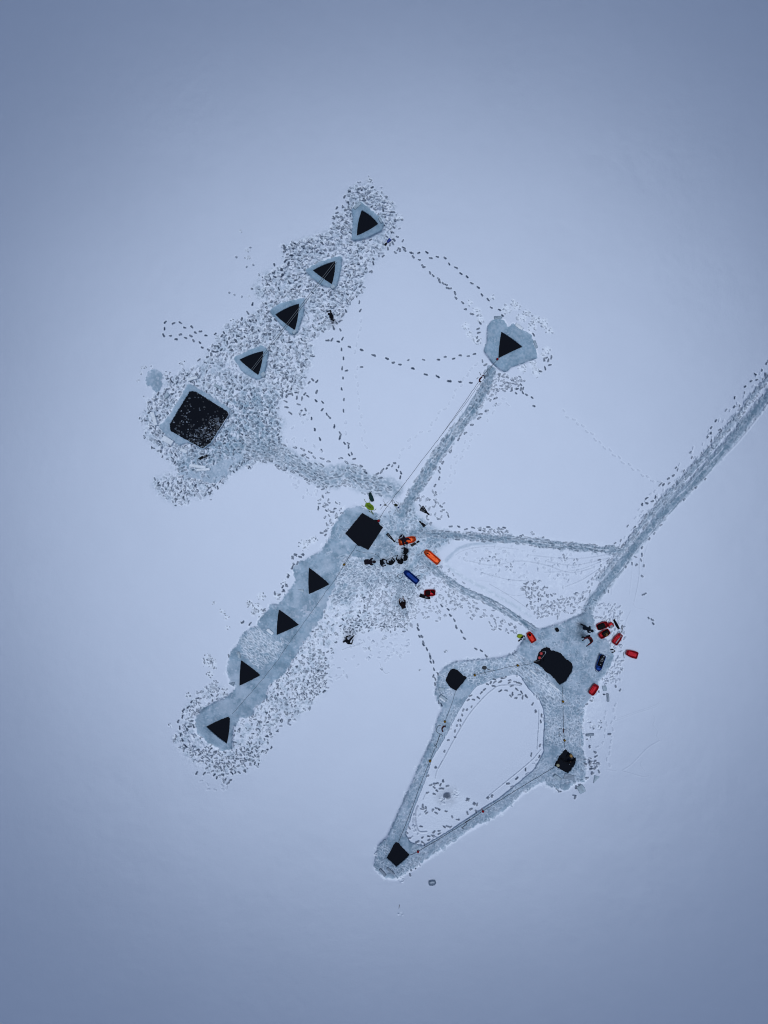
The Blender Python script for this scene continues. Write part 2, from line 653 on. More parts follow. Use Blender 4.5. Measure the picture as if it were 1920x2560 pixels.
def bare(poly, level=0.85, rag=5.0, soft=1.6, mott=0.3, height=0.0, wet=0.05, br=7):
    """snow shovelled away down to the ice, ragged edge"""
    m = pmask(poly)
    bl = blur(m, br)
    near = sm(0.01, 0.12, blur(m, br + 6))
    sd = bl + ((N_MED - 0.5) * 0.10 * rag + (N_FINE - 0.5) * 0.075 * rag + (N_GRIT - 0.5) * 0.02 * rag) * near
    f = sm(0.5 - 0.06 * soft, 0.5 + 0.06 * soft, sd)
    lip = np.exp(-((sd - 0.34) / 0.1) ** 2) * (1 - f) * near * sm(.35, .65, N_MED * .5 + N_FINE * .5)
    t = level * (1 - mott + mott * sm(0.30, 0.62, N_FINE * 0.45 + N_MED * 0.35 + N_BIG * 0.2))
    ICE[:] = ICE * (1 - f) + t * f
    WET[:] = WET * (1 - f) + wet * f
    LOOSE[:] = np.clip(LOOSE * (1 - f) + 0.9 * lip, 0, 1)
    WISP = f * sm(.56, .74, N_FINE * .45 + N_MED * .35 + N_GRIT * .2) * mott * 1.3
    ICE[:] *= 1 - np.clip(WISP, 0, .75)
    fh = sm(0.05, 0.95, bl) if soft < 2.5 else f
    H[:] = H * (1 - fh) + height * fh
    return f


# ---------- regions to keep free of prints: clean ice collars round the upper holes
FRAMES = [
    tB((665, 345), (620, 375), (592, 412), (604, 480), (600, 560), (590, 675), (660, 668), (725, 650), (850, 590), (862, 535), (850, 505), (810, 455), (740, 405)),
    tB((205, 915), (300, 860), (460, 800), (518, 798), (510, 900), (470, 1060), (440, 1078), (400, 1060), (340, 1040), (270, 985)),
    tA((1238, 1250), (1290, 1205), (1440, 1160), (1532, 1135), (1530, 1250), (1500, 1360), (1475, 1440), (1420, 1455), (1330, 1365)),
    tD((1082, 225), (1180, 180), (1400, 92), (1462, 150), (1440, 300), (1420, 390), (1368, 462), (1300, 440), (1180, 370)),
    tC((530, 835), (575, 815), (665, 830), (690, 895), (712, 905), (760, 862), (860, 938), (950, 980), (980, 1100), (1015, 1222), (940, 1245), (870, 1280), (740, 1320), (690, 1372), (620, 1350), (540, 1275), (450, 1150), (482, 1060), (490, 900)),
]
HB = pmask(tD((620, 490), (710, 530), (860, 610), (1065, 750), (1045, 830), (880, 1120), (770, 1190), (610, 1110), (540, 1140), (430, 1060), (330, 960), (310, 920), (430, 820)))
NOFOOT = np.zeros(shape, np.float32)
for fr in FRAMES:
    NOFOOT = np.maximum(NOFOOT, pmask(fr))
HOLEMASK = np.zeros(shape, np.float32)
for _, poly, _, _ in HOLES:
    HOLEMASK = np.maximum(HOLEMASK, pmask(poly))
NOFOOT = np.maximum(NOFOOT, HOLEMASK)

H += (N_BIG - 0.5) * 0.006 + (fnoise(160, 9, 2) - 0.5) * 0.012

# ---------- trodden zones --------------------------------------------------
T1 = ([(915, 462)] + tB((620, 215), (550, 270), (572, 380), (470, 480), (420, 590), (260, 630), (110, 690), (20, 700))
      + tA((1345, 720), (1370, 870), (1190, 940), (1100, 1070), (1200, 1220), (1000, 1335), (890, 1370), (770, 1560), (740, 1640))
      + tD((860, 100), (820, 220), (720, 320), (560, 370), (440, 440), (380, 490), (350, 560), (240, 640), (200, 760), (130, 840), (190, 1040), (300, 1170), (430, 1290), (500, 1380), (420, 1430), (270, 1490), (250, 1540),
           (350, 1660), (520, 1770), (570, 1740), (640, 1690), (860, 1660), (890, 1560), (1020, 1500), (1060, 1410), (1240, 1370), (1330, 1300), (1480, 1290))
      + tM((440, 960), (440, 870), (400, 740), (480, 660), (380, 560), (390, 440), (470, 350), (620, 330), (670, 280), (660, 190), (740, 20))
      + tB((270, 1480), (470, 1330), (540, 1250), (590, 1150), (670, 1100), (700, 960), (780, 850), (850, 755), (900, 690), (935, 620), (990, 520), (950, 380), (870, 310), (790, 250)))
T1m = pmask(T1, 14)
LOOSE[:] = np.maximum(LOOSE, np.clip(T1m * (0.10 + 0.65 * sm(.4, .7, N_FINE)), 0, 1))
H += T1m * (N_FINE - 0.5) * 0.012
grey = blur(pmask(tD((900, 480), (1100, 640), (1250, 560), (1500, 560), (1560, 700), (1500, 900), (1650, 1150), (1330, 1300), (1100, 1400), (900, 1530), (560, 1430), (480, 1320), (760, 1180), (900, 1080), (1060, 820))), 30)
ICE[:] = np.maximum(ICE, T1m * np.clip((0.46 + 0.45 * grey) * sm(0.38, 0.62, N_FINE * .45 + N_MED * .55 + grey * .10), 0, 1))
CHURN = N_FINE * .5 + N_GRIT * .5
WET[:] = np.maximum(WET, T1m * .42 * sm(.54, .72, CHURN) * (.5 + N_BIG))
LOOSE[:] *= 1 - T1m * .6 * sm(.5, .65, CHURN)
scatter(T1, 4, 15.0, 0.9, (0.10, 0.30), outl=0.2, edge_dark=0.0, L=(9, 18), Wd=(5, 9), lip=.5)
scatter(T1, 14, 11.4, 1.0, (0.3, 1.0), outl=0.25, edge_dark=0.2, L=(6.5, 11), Wd=(3.2, 5.0), lip=.4)
scatter(T1, 11, 13.8, 0.9, (0.2, 0.9), outl=0.25, edge_dark=0.1, L=(4.0, 8), Wd=(2.6, 4.6), lip=.35)
bare(tD((520, 1425), (690, 1410), (830, 1370), (960, 1300), (1060, 1250), (1190, 1220), (1180, 1280), (1060, 1340), (1040, 1430), (930, 1535), (830, 1520), (720, 1490), (640, 1470)), 0.72, 9, 3, 0.5, 0.02)
scatter(tD((560, 1380), (1150, 1240), (1060, 1450), (900, 1540), (700, 1500)), 6, 11, 0.4, (0.3, 0.5), outl=0.4)
for p, r in zip(tA((1000, 590), (1055, 745), (1060, 810), (1075, 1135), (1150, 1090), (930, 1330), (985, 1340), (820, 1465), (1290, 900), (1240, 1010), (1575, 690), (1430, 700), (1360, 740)),
                (5, 8, 9, 6, 9, 7, 7, 9, 7, 8, 10, 6, 9)):
    rubble(*p, r)
for p, r in zip(tB((620, 225), (760, 280), (830, 290), (880, 370), (990, 480), (740, 170), (350, 660), (100, 700), (250, 690), (930, 370), (700, 310)), (7, 14, 12, 13, 12, 11, 9, 9, 9, 11, 11)):
    rubble(*p, r, loose=0.8)
rubble(*tD((560, 290))[0], 10)
rubble(*tD((165, 635))[0], 5)
# blue pond of slush near the brash hole
f = bare([p for p in tD((178, 400), (225, 350), (300, 340), (355, 380), (365, 430), (345, 540), (290, 590), (235, 530), (190, 480))], 0.85, 10, 3.0, 0.4, 0.03)
for p in tD((140, 380), (150, 330), (250, 320), (390, 390), (430, 385), (110, 465), (180, 320)):
    rubble(*p, 6)

# ---------- collars of the upper holes
for k, fr in enumerate(FRAMES):
    bare(fr, 0.95, 3.8 if k < 4 else 5.5, 1.0, 0.22 if k < 4 else 0.32, 0.0, 0.07)
bare(tD((620, 490), (710, 530), (860, 620), (960, 680), (1065, 750), (1045, 830), (1010, 850), (880, 1110), (800, 1165), (770, 1190), (700, 1120), (610, 1110), (540, 1140), (430, 1060), (340, 960), (320, 930), (430, 820), (470, 740), (560, 600)), 0.86, 5, 1.6, 0.3, 0.0)

# ---------- round the eastern hole
for p, r in zip(tC((310, 650), (540, 595), (380, 740), (270, 890), (300, 980), (380, 1040), (690, 720), (790, 690), (850, 810), (990, 830), (1075, 850), (1135, 940), (1080, 890), (960, 900), (1110, 1140), (1070, 1190),
                   (760, 640), (900, 760), (850, 1330), (960, 1290), (1000, 1370), (420, 820)),
                (9, 9, 14, 12, 11, 13, 15, 14, 15, 15, 13, 11, 10, 14, 11, 9, 9, 12, 13, 13, 15, 11)):
    rubble(*p, r, loose=0.85, dark=(0.2, 0.6))
walk(tC((970, 980), (1155, 1215), (1105, 1220), (1080, 1240), (1125, 1245), (1140, 1295), (1090, 1330), (1040, 1362), (400, 920), (405, 960), (385, 1010), (395, 1045), (415, 860), (440, 1255), (470, 1295)), 0.75, jit=40)
scatter(tC((620, 1370), (760, 1400), (880, 1420), (870, 1480), (800, 1530), (640, 1580), (500, 1659), (380, 1659), (450, 1500)), 6, 8.5, 1.0, (0.45, 0.75), ang=-20, spread=30, outl=0.35)
walk(tC((840, 1500), (860, 1540), (840, 1545), (858, 1582), (895, 1605), (955, 1635), (800, 1545), (790, 1590)) + tN((1637, 560)), 0.8, L=8)
walk(tN((1150, 610), (1085, 645), (1070, 685), (995, 755), (925, 840), (855, 905), (1240, 545), (1240, 480), (775, 1030), (690, 1148), (660, 1205), (655, 1240), (657, 1310), (610, 1385), (617, 1465), (613, 1547), (672, 1600), (545, 1530)), 0.72, outline=0.35, jit=25)

# ---------- long ice strip with four holes, and the main square
STRIP = (tF((770, 30), (690, 200), (640, 330), (560, 420), (400, 510), (250, 590), (190, 660), (215, 840), (160, 930), (100, 1000), (20, 1120))
         + tR((1100, 960), (960, 930), (970, 1000), (880, 1090), (810, 1180), (800, 1250), (700, 1270), (540, 1400), (545, 1480), (450, 1560), (400, 1700), (370, 1870), (420, 2060), (515, 2070), (430, 2170))
         + tJ((560, 800), (400, 870), (290, 970), (300, 1100), (390, 1170), (500, 1255), (595, 1235), (612, 1050), (650, 990), (760, 970), (790, 890), (880, 820), (900, 720), (1060, 580), (1150, 420), (1280, 230), (1340, 150), (1380, 30))
         + tF((700, 1030), (760, 960), (770, 830), (800, 740), (840, 680), (855, 600), (930, 500))
         + [(890, 1392), (930, 1396), (960, 1388), (985, 1372), (1000, 1350), (992, 1330), (985, 1308), (965, 1292), (935, 1282), (912, 1272), (885, 1262), (862, 1275)])
T3 = ([(868, 1400), (905, 1440), (985, 1430), (1040, 1445), (1050, 1480), (1040, 1530), (1020, 1575), (960, 1578)] + tQ((760, 90), (640, 130), (480, 220), (430, 380), (410, 680), (250, 840), (110, 965))
      + tJ((1000, 1010), (900, 1195), (870, 1290), (800, 1370), (700, 1420), (600, 1450), (560, 1500), (440, 1460), (330, 1380), (240, 1330), (150, 1240), (110, 1160), (200, 1000), (180, 940), (220, 880), (330, 760), (480, 690), (600, 760)))
T3m = pmask(T3, 14)
LOOSE[:] = np.maximum(LOOSE, np.clip(T3m * (0.2 + 0.85 * sm(.4, .7, N_FINE)), 0, 1))
ICE[:] = np.maximum(ICE, T3m * .42 * sm(.48, .66, N_FINE * .4 + N_MED * .6))
H += T3m * (N_FINE - 0.5) * 0.015
WET[:] = np.maximum(WET, T3m * .30 * sm(.56, .74, CHURN) * (.3 + 1.3 * N_BIG))
scatter(T3, 13, 12.3, 0.9, (0.3, 1.0), ang=-55, spread=40, outl=0.45, edge_dark=0.1, lip=.4)
scatter(T3, 6, 15, 0.8, (0.4, 0.85), ang=-55, spread=50, outl=0.3, edge_dark=0.1, L=(4, 7), Wd=(2.4, 4), lip=.6)
cl1 = tQ((420, 360), (350, 330), (250, 480), (180, 620), (20, 780), (60, 840), (160, 800), (330, 740), (400, 620))
cl2 = tQ((540, 0), (580, 110), (760, 90), (900, 60), (1220, 40), (1240, -50), (1180, -180), (1000, -130), (800, -60))
for cl in (cl1, cl2):
    scatter(cl, 10, 7.4, 0.95, (0.45, 0.98), ang=-50, spread=40, outl=0.12, L=(4.0, 8), Wd=(2.4, 4.0))
scatter(tJ((140, 1220), (250, 1200), (420, 1240), (600, 1290), (660, 1230), (880, 1200), (800, 1350), (600, 1420), (300, 1340)), 6, 9.5, 0.85, (0.6, 0.85), outl=0.1, edge_dark=0.1)
trail(tJ((330, 765), (300, 820), (222, 890), (184, 945), (155, 1040), (180, 1110), (180, 1165), (210, 1195), (240, 1235)), 15, dark=.85)
walk(tJ((245, 1050), (225, 1075), (262, 1005), (278, 1045), (305, 1435), (365, 1440), (450, 1450), (470, 1475), (520, 1450), (597, 1435), (585, 1495), (565, 1520), (655, 1430), (706, 1420)), 0.8, jit=50)
walk(tJ((345, 1500), (395, 1530), (400, 1570), (455, 1575), (520, 1570), (515, 1540), (555, 1555)), 0.16, outline=0.8, jit=50, depth=.03)
for p, r in zip(tJ((390, 520), (440, 520), (420, 610), (450, 22), (515, 95), (550, 150), (745, 30), (560, 230), (240, 790), (300, 860), (90, 1045), (120, 1140), (680, 185), (790, 90)), (14, 12, 12, 7, 9, 9, 10, 8, 10, 14, 7, 9, 7, 12)):
    rubble(*p, r, loose=.7)
for p, r in zip(tR((840, 830), (690, 930), (800, 1000), (860, 1080), (1060, 830), (1160, 640), (1230, 540), (1450, 120), (1560, 60), (120, 1700), (180, 1780), (740, 1080)), (12, 11, 15, 13, 11, 10, 9, 17, 13, 15, 13, 9)):
    rubble(*p, r, loose=.7)
walk(tR((1280, 297), (1320, 260), (1385, 290), (1420, 258), (1355, 380), (1290, 395), (1275, 440), (1220, 555), (1140, 705), (1155, 755), (1035, 790), (1095, 815), (1195, 680), (885, 1020), (690, 1215), (590, 1190), (400, 1660)), 0.82, jit=35)
# half-moon of packed prints
scatter(tR((60, 2130), (90, 2030), (200, 1990), (280, 2080), (260, 2180), (130, 2190)), 3, 8, 1.0, (0.4, 0.6), ang=20, spread=40, outl=.4)

WET_before = None
stripf = bare(STRIP, 0.94, 7.5, 2.4, 0.32, 0.0, 0.08, 9)
N_MOT = fnoise(24, 41, 4)
def mottle(f, white=.35, dark=.16):
    ICE[:] *= 1 - f * white * sm(.50, .64, N_MOT * .7 + N_FINE * .3)
    WET[:] = np.clip(WET + f * dark * sm(.48, .62, (1 - N_MOT) * .6 + N_MED * .4), 0, 1)
mottle(stripf, .3, .14)
# trodden, streaky snow left on the strip between two holes
PATCH = tR((560, 1430), (780, 1250), (900, 1340), (1060, 1450), (1180, 1420), (1060, 1640), (840, 1840), (600, 1660), (570, 1560))
pm = pmask(PATCH, 3)
ICE[:] = ICE * (1 - pm) + pm * (0.45 + 0.45 * sm(.35, .6, N_FINE))
LOOSE[:] = np.maximum(LOOSE, pm * 0.35)
scatter(PATCH, 3, 7.0, 1.0, (0.22, 0.42), ang=42, spread=14, outl=0.2, L=(9, 16), Wd=(3, 4.4), edge_dark=0, lip=0.6)
scatter(tR((640, 1380), (800, 1260), (860, 1330), (700, 1440)), 3, 9, 0.8, (0.25, 0.4), ang=42, spread=20)
# trampled ice around the square and its southern side
MAINZ = [(930, 1296), (985, 1272), (1030, 1250), (1045, 1290), (1090, 1325), (1130, 1336), (1125, 1352), (1090, 1375), (1100, 1420), (1060, 1440), (1030, 1500), (985, 1470), (940, 1440), (880, 1470), (835, 1500), (850, 1440), (862, 1405), (930, 1390)]
mz = pmask(MAINZ, 12)
ICE[:] = np.maximum(ICE, np.clip(mz * 1.2, 0, 1) * (0.42 + 0.42 * sm(0.36, 0.6, N_FINE * .5 + N_MED * .5)))
LOOSE[:] = np.maximum(LOOSE, mz * .3)
mottle(mz, .3, .14)
SB = pmask(tF((870, 480), (1090, 560), (1400, 640), (1500, 800), (1250, 1000), (1100, 900), (1000, 1180), (700, 1150), (760, 960), (800, 760)), 10)
ICE[:] = np.maximum(ICE, SB * (.35 + .45 * sm(.38, .6, N_FINE * .5 + N_MED * .5)))
scatter(tF((870, 480), (1090, 560), (1300, 640), (1500, 800), (1250, 1000), (1100, 900), (1000, 1180), (700, 1150), (760, 960), (800, 760)), 5, 8.0, 1.0, (0.22, 0.45), ang=-35, spread=16, outl=0.1, L=(8, 14), Wd=(3.8, 5.5), edge_dark=0.05, lip=0.6)
scatter(MAINZ, 8, 10.5, 0.7, (0.22, 0.45), ang=-30, spread=60, outl=0.5, edge_dark=0.05, lip=0.55)
scatter([(985, 1395), (1130, 1420), (1170, 1500), (1110, 1560), (1060, 1540), (1000, 1560), (940, 1560), (900, 1500), (960, 1440)], 9, 10.5, 0.75, (0.3, 0.6), outl=0.6, edge_dark=0.05)
band(tE((1010, 960), (960, 1080), (950, 1180), (930, 1280), (880, 1340), (960, 1420), (1010, 1480)), 15, ice=.6, wet=.12, soft=4, rag=7)
scatter(tF((1040, 60), (1100, 180), (700, 260), (820, 0), (1000, -160)), 6, 11, 0.35, (0.15, 0.32), ang=45, spread=40, outl=0.3, edge_dark=0)
scatter(tF((700, 100), (880, 60), (800, 330), (640, 520), (780, 680), (560, 480)), 4, 13, 0.35, (0.14, 0.3), outl=0.2, edge_dark=0)
# prints outside the left edge of the square
scatter([(800, 1260), (842, 1250), (860, 1275), (830, 1320), (812, 1330)], 8, 12, 0.7, (0.55, 0.85), outl=0.35)
walk(tF((213, 480), (173, 518), (278, 510), (318, 480), (240, 600), (190, 620), (170, 660), (115, 775), (37, 925), (45, 980), (90, 905), (630, 205), (630, 155), (575, 180)), 0.75, jit=30)
# thin veils of snow on the ice, beside the holes
for pl in (tF((100, 1330), (340, 1180), (440, 1130), (420, 1230), (260, 1340), (200, 1360)), tJ((650, 860), (700, 800), (760, 760), (720, 840)), tR((1320, 1140), (1480, 1000), (1659, 880), (1659, 960), (1420, 1130))):
    v = pmask(pl, 5) * sm(.4, .65, N_FINE)
    ICE[:] *= 1 - 0.55 * v

# ---------- paths ---------------------------------------------------------
P1 = tM((60, 900), (250, 930), (420, 990), (600, 1090), (760, 1170), (920, 1230), (1100, 1180), (1280, 1260), (1480, 1310), (1580, 1350))
band(P1, 48, ice=.72, wet=.2, loose=.4, soft=9, rag=12, depth=.02, mott=.7)
c1 = cat_rom(P1, 1)
for off, n in ((-24, 20), (-14, 46), (-5, 56), (4, 56), (12, 52), (20, 40), (27, 22)):
    for _ in range(n):
        k = random.randrange(5, len(c1) - 6)
        (ax, ay), (bx, by) = c1[k - 4], c1[k + 5]
        an = math.atan2(by - ay, bx - ax)
        o = off + random.uniform(-5, 5)
        x, y = c1[k][0] - math.sin(an) * o, c1[k][1] + math.cos(an) * o
        stamp(x, y, math.degrees(an) + random.gauss(0, 12), random.uniform(9, 13), random.uniform(3.4, 4.6), random.uniform(.38, .78), .7 if random.random() < .3 else 0, .05, .4)
for off in ((tM((560, 1060), (720, 1140), (900, 1240)), 9), (tM((620, 1120), (800, 1200), (960, 1260)), 7), (tM((1080, 1180), (1200, 1230), (1340, 1290)), 13), (tM((1410, 1280), (1500, 1310)), 12), (tM((950, 1110), (1080, 1130)), 12), (tM((1470, 1370), (1580, 1400)), 10)):
    band(off[0], off[1] * .8, ice=.8, wet=.25, soft=4, rag=9, mott=.7)


def lane(pts, w, n, dk, outl=.3, ice=.7, wet=.15, spread=9, L=(8, 13), rag=5, loose=.5, mott=.45, soft=3.0):
    band(pts, w + 14, loose=loose * .6, soft=7, rag=rag + 4)
    band(pts, w, ice=ice, wet=wet, soft=soft + 1, rag=rag + 3, depth=.02, mott=mott)
    c = cat_rom(pts, 1)
    for q in range(9):
        o0, o1 = random.uniform(-.55, .55) * w, random.uniform(-.12, .12) * w
        a0 = random.randrange(5, max(6, len(c) // 2))
        a1 = min(len(c) - 6, a0 + random.randrange(60, 260))
        sp_ = []
        for kk in range(a0, a1, 8):
            (ax, ay), (bx, by) = c[kk - 4], c[kk + 4]
            an = math.atan2(by - ay, bx - ax)
            o = o0 + o1 * math.sin(kk * .05)
            sp_.append((c[kk][0] - math.sin(an) * o, c[kk][1] + math.cos(an) * o))
        if len(sp_) > 3:
            if q % 3 == 0:
                d_ = pdist(sp_, 6) + (N_FINE - .5) * 1.6
                f_ = 1 - sm(.6, 1.9, d_)
                ICE[:] *= 1 - .7 * f_
                WET[:] *= 1 - .6 * f_
            else:
                band(sp_, random.uniform(1.6, 3.2), ice=.9, wet=random.uniform(.35, .6), soft=.9, rag=1.4, mott=.4)
    for _ in range(n):
        k = random.randrange(4, len(c) - 5)
        (ax, ay), (bx, by) = c[k - 4], c[k + 4]
        an = math.atan2(by - ay, bx - ax)
        o = random.uniform(-.62, .62) * w
        x, y = c[k][0] - math.sin(an) * o, c[k][1] + math.cos(an) * o
        stamp(x, y, math.degrees(an) + random.gauss(0, spread), random.uniform(*L), random.uniform(3.4, 4.8), random.uniform(*dk), .75 if random.random() < outl else 0, .02, .28)


P2 = tN((1195, 190), (1130, 370), (1040, 550), (930, 700), (820, 830), (720, 970), (620, 1100), (540, 1230), (440, 1380), (370, 1500), (300, 1610), (260, 1680))
lane(P2, 25, 300, (.3, .7), outl=.35, ice=1, wet=.36)
band(tN((1180, 190), (1150, 280)), 14, ice=.85, wet=.1)
P3 = tL((90, 372), (180, 370), (400, 385), (620, 400), (820, 415), (1000, 440), (1200, 460), (1400, 480), (1530, 490))
lane(P3, 17, 230, (.35, .7), outl=.3, ice=1, wet=.42)
scatter(tL((540, 325), (740, 330), (760, 375), (560, 375)), 4, 8, .8, (.5, .8), ang=5, spread=20)
scatter(tL((860, 345), (1000, 375), (990, 400), (820, 380)), 4, 8, .7, (.5, .8), ang=5, spread=30, L=(5, 8))
walk(tL((350, 322), (405, 322), (455, 340), (507, 330), (270, 270), (610, 325), (720, 330)), .8, jit=10)
P4 = tL((150, 540), (230, 612), (340, 700), (430, 760), (560, 815), (680, 880), (800, 950), (930, 1040))
lane(P4, 14, 120, (.3, .6), outl=.25, ice=1, wet=.4)
band(tL((300, 570), (420, 660), (560, 740), (760, 850), (900, 940)), 9, ice=.3, wet=.05, loose=.6, mott=.8)
scatter(tL((260, 660), (330, 720), (560, 850), (800, 990), (880, 1060), (800, 1070), (640, 1060), (540, 980), (430, 900), (330, 850), (270, 760)), 8, 12, .8, (.4, .7), ang=35, spread=30, outl=.55)
band(tL((320, 560), (370, 500), (430, 462), (520, 442), (660, 432)), 8, ice=.45, wet=.05, soft=3, rag=3, mott=.4)
walk(tL((288, 870), (333, 895), (348, 935), (375, 968), (388, 1015), (425, 1048), (445, 1095)) + tH((453, 8), (512, 28), (560, 82)), .85)
scatter(tL((830, 730), (960, 660), (1060, 780), (1120, 860), (1000, 930), (880, 890)), 8, 10.5, .8, (.5, .8), outl=.35, ang=60, spread=40)
scatter(tL((540, 500), (660, 510), (820, 590), (780, 620), (620, 600), (530, 540)), 6, 12, .55, (.4, .75), outl=.3, L=(5, 8))
scatter(tL((1120, 500), (1290, 540), (1270, 560), (1120, 575)), 5, 11, .6, (.4, .7), outl=.2, L=(4, 8))
scatter(tL((400, 470), (700, 450), (1300, 520), (1460, 560), (1300, 680), (1100, 760), (900, 700), (600, 700), (480, 620), (420, 560)), 8, 15, .6, (.08, .22), outl=1.0, edge_dark=0)
for pts in (tL((560, 640), (760, 690), (980, 700)), tL((480, 560), (640, 590), (840, 560), (1060, 600)), tL((1000, 560), (1200, 590), (1440, 540)), tL((900, 520), (1200, 545), (1450, 515)), tL((1000, 640), (1240, 620), (1470, 530)),
            tL((700, 780), (820, 800), (960, 760)), tL((380, 520), (460, 480), (620, 460), (820, 480)), tL((620, 720), (740, 790), (900, 900)), tL((1140, 740), (1260, 690), (1400, 600)), tL((1020, 590), (1180, 640), (1330, 610))):
    line(pts, random.uniform(.9, 1.6), random.uniform(.10, .2), .3)
LOOSE[:] = np.maximum(LOOSE, pmask(tL((340, 560), (460, 460), (900, 460), (1460, 510), (1440, 600), (1280, 760), (1000, 900), (860, 860), (560, 720)), 40) * .45 * sm(.45, .7, N_FINE * .5 + N_MED * .5))
# wide path to the upper right
P5 = [(1464, 1545), (1471, 1523), (1485, 1497), (1509, 1466), (1530, 1440), (1552, 1412), (1590, 1362), (1619, 1328), (1682, 1256), (1729, 1209), (1792, 1140), (1854, 1068), (1920, 988), (2000, 880)]
lane(P5, 23, 190, (.25, .5), outl=.45, ice=.95, wet=.32, rag=4, mott=.4, soft=5)
P5b = [(1500, 1446), (1532, 1406), (1573, 1355), (1604, 1315), (1664, 1243), (1712, 1194), (1773, 1125), (1835, 1050), (1900, 968), (1976, 876)]
lane(P5b, 14, 210, (.3, .65), outl=.4, ice=.75, wet=.26, rag=6, loose=.5, mott=.65, soft=4)
line([(1925, 1002), (1880, 1062), (1840, 1110), (1808, 1142)], 2.0, .2, .4, .02)
line([(1985, 935), (1925, 1002)], 2.0, .2, .4, .02)
cc = cat_rom(P5b, 1)
for _ in range(70):
    k = random.randrange(30, len(cc) - 5)
    an = math.atan2(cc[k + 4][1] - cc[k - 4][1], cc[k + 4][0] - cc[k - 4][0])
    o = -random.uniform(10, 34)
    x, y = cc[k][0] - math.sin(an) * o, cc[k][1] + math.cos(an) * o
    faint = random.random() < .6
    stamp(x, y, math.degrees(an) + random.gauss(0, 14), 8.5, 3.6, .16 if faint else random.uniform(.6, .85), .8 if faint else 0, .05, .3)
walk(tK((1645, 92), (1610, 145), (1557, 178), (1635, 178), (1570, 222), (1525, 232), (1477, 275), (1392, 365), (1390, 437), (1242, 550), (1207, 602), (1203, 645), (692, 1165), (655, 1215), (690, 1205), (738, 1190), (760, 1160), (865, 1010), (905, 985), (825, 1057)), .85, L=7.5, jit=15)
walk(tK((1158, 1013), (1085, 1080), (990, 1175), (805, 1380), (753, 1447), (712, 1490), (655, 1560), (655, 1615)), .6, L=7, jit=15)
walk(tO((915, 50), (915, 150), (900, 222), (940, 300), (915, 445), (775, 270), (835, 290), (825, 180), (690, 318), (395, 660), (448, 655), (340, 385)), .62, L=8, jit=20)
walk(tO((930, 700), (960, 685)), .7, L=7)
walk(tO((1005, 1023), (1050, 1047), (1068, 1100)), .75, L=8, jit=30)
scatter(tO((480, 150), (440, 300), (330, 480), (210, 640), (60, 780), (0, 860), (-40, 780), (140, 560), (300, 360), (420, 200)), 6, 10, .8, (.3, .55), ang=-55, spread=20, outl=.35)
scatter(tL((900, 880), (1060, 830), (1250, 760), (1300, 830), (1200, 920), (1080, 950), (950, 960)), 6, 9, .85, (.35, .6), ang=-30, spread=40, outl=.3)
# snow road edge and tracks on the right
line(tO((875, 220), (870, 450), (835, 650), (800, 800)), 1.3, 0.137, 0.108, .006)
line(tO((780, 300), (760, 520), (740, 700)), 1.0, 0.078, 0.081, .006)
line(tO((500, 550), (488, 700)), 1.0, 0.098, 0.081, .006)
line(tO((990, 10), (940, 180), (925, 380)), 1.0, 0.058, 0.081, .006)
line(tL((1230, 700), (1300, 650), (1430, 560)), 1.0, 0.074, 0.081, .006)
line(tL((520, 690), (700, 715), (840, 735)), 1.0, 0.074, 0.081, .006)
line(tO((790, 820), (830, 880), (950, 900), (1040, 950)), 1.0, 0.068, 0.108, .006)
line(tO((760, 920), (700, 1040), (660, 1200)), 1.2, 0.088, 0.108, .006)
for a, b in ((0, 0), (0, 24)):
    line(tP((540, 765 + b), (700, 705 + b), (850, 650 + b), (1010, 600 + b), (1110, 560 + b), (1150, 515 + b)), 1.0, 0.068, 0.122, .006)
line(tP((1150, 1060), (1000, 1150), (880, 1270), (760, 1390), (640, 1470)), 1.4, 0.078, 0.122, .006)
line(tP((640, 1480), (760, 1510), (920, 1555), (1000, 1545)), 1.2, 0.068, 0.122, .006)
line(tP((410, 1450), (480, 1468), (560, 1478)), 1.2, 0.068, 0.122, .006)
line(tP((910, 1340), (890, 1400), (950, 1480)), 1.0, 0.058, 0.108, .006)
line(tP((1060, 600), (1050, 680), (1090, 760), (1065, 840), (1130, 940), (1110, 980), (1150, 1060)), 1.1, 0.058, 0.108, .006)
for pts in (tP((560, 490), (530, 600), (540, 720), (490, 830), (505, 950), (480, 1060), (470, 1170), (440, 1280), (460, 1380), (455, 1430)), tP((435, 590), (400, 670), (400, 790), (425, 880), (390, 980), (380, 1100)), tP((250, 1080), (310, 1190))):
    trail(pts, 15, 1.5, dark=.15, outline=.8, depth=.03)
walk(tP((463, 970)), .7, L=8)

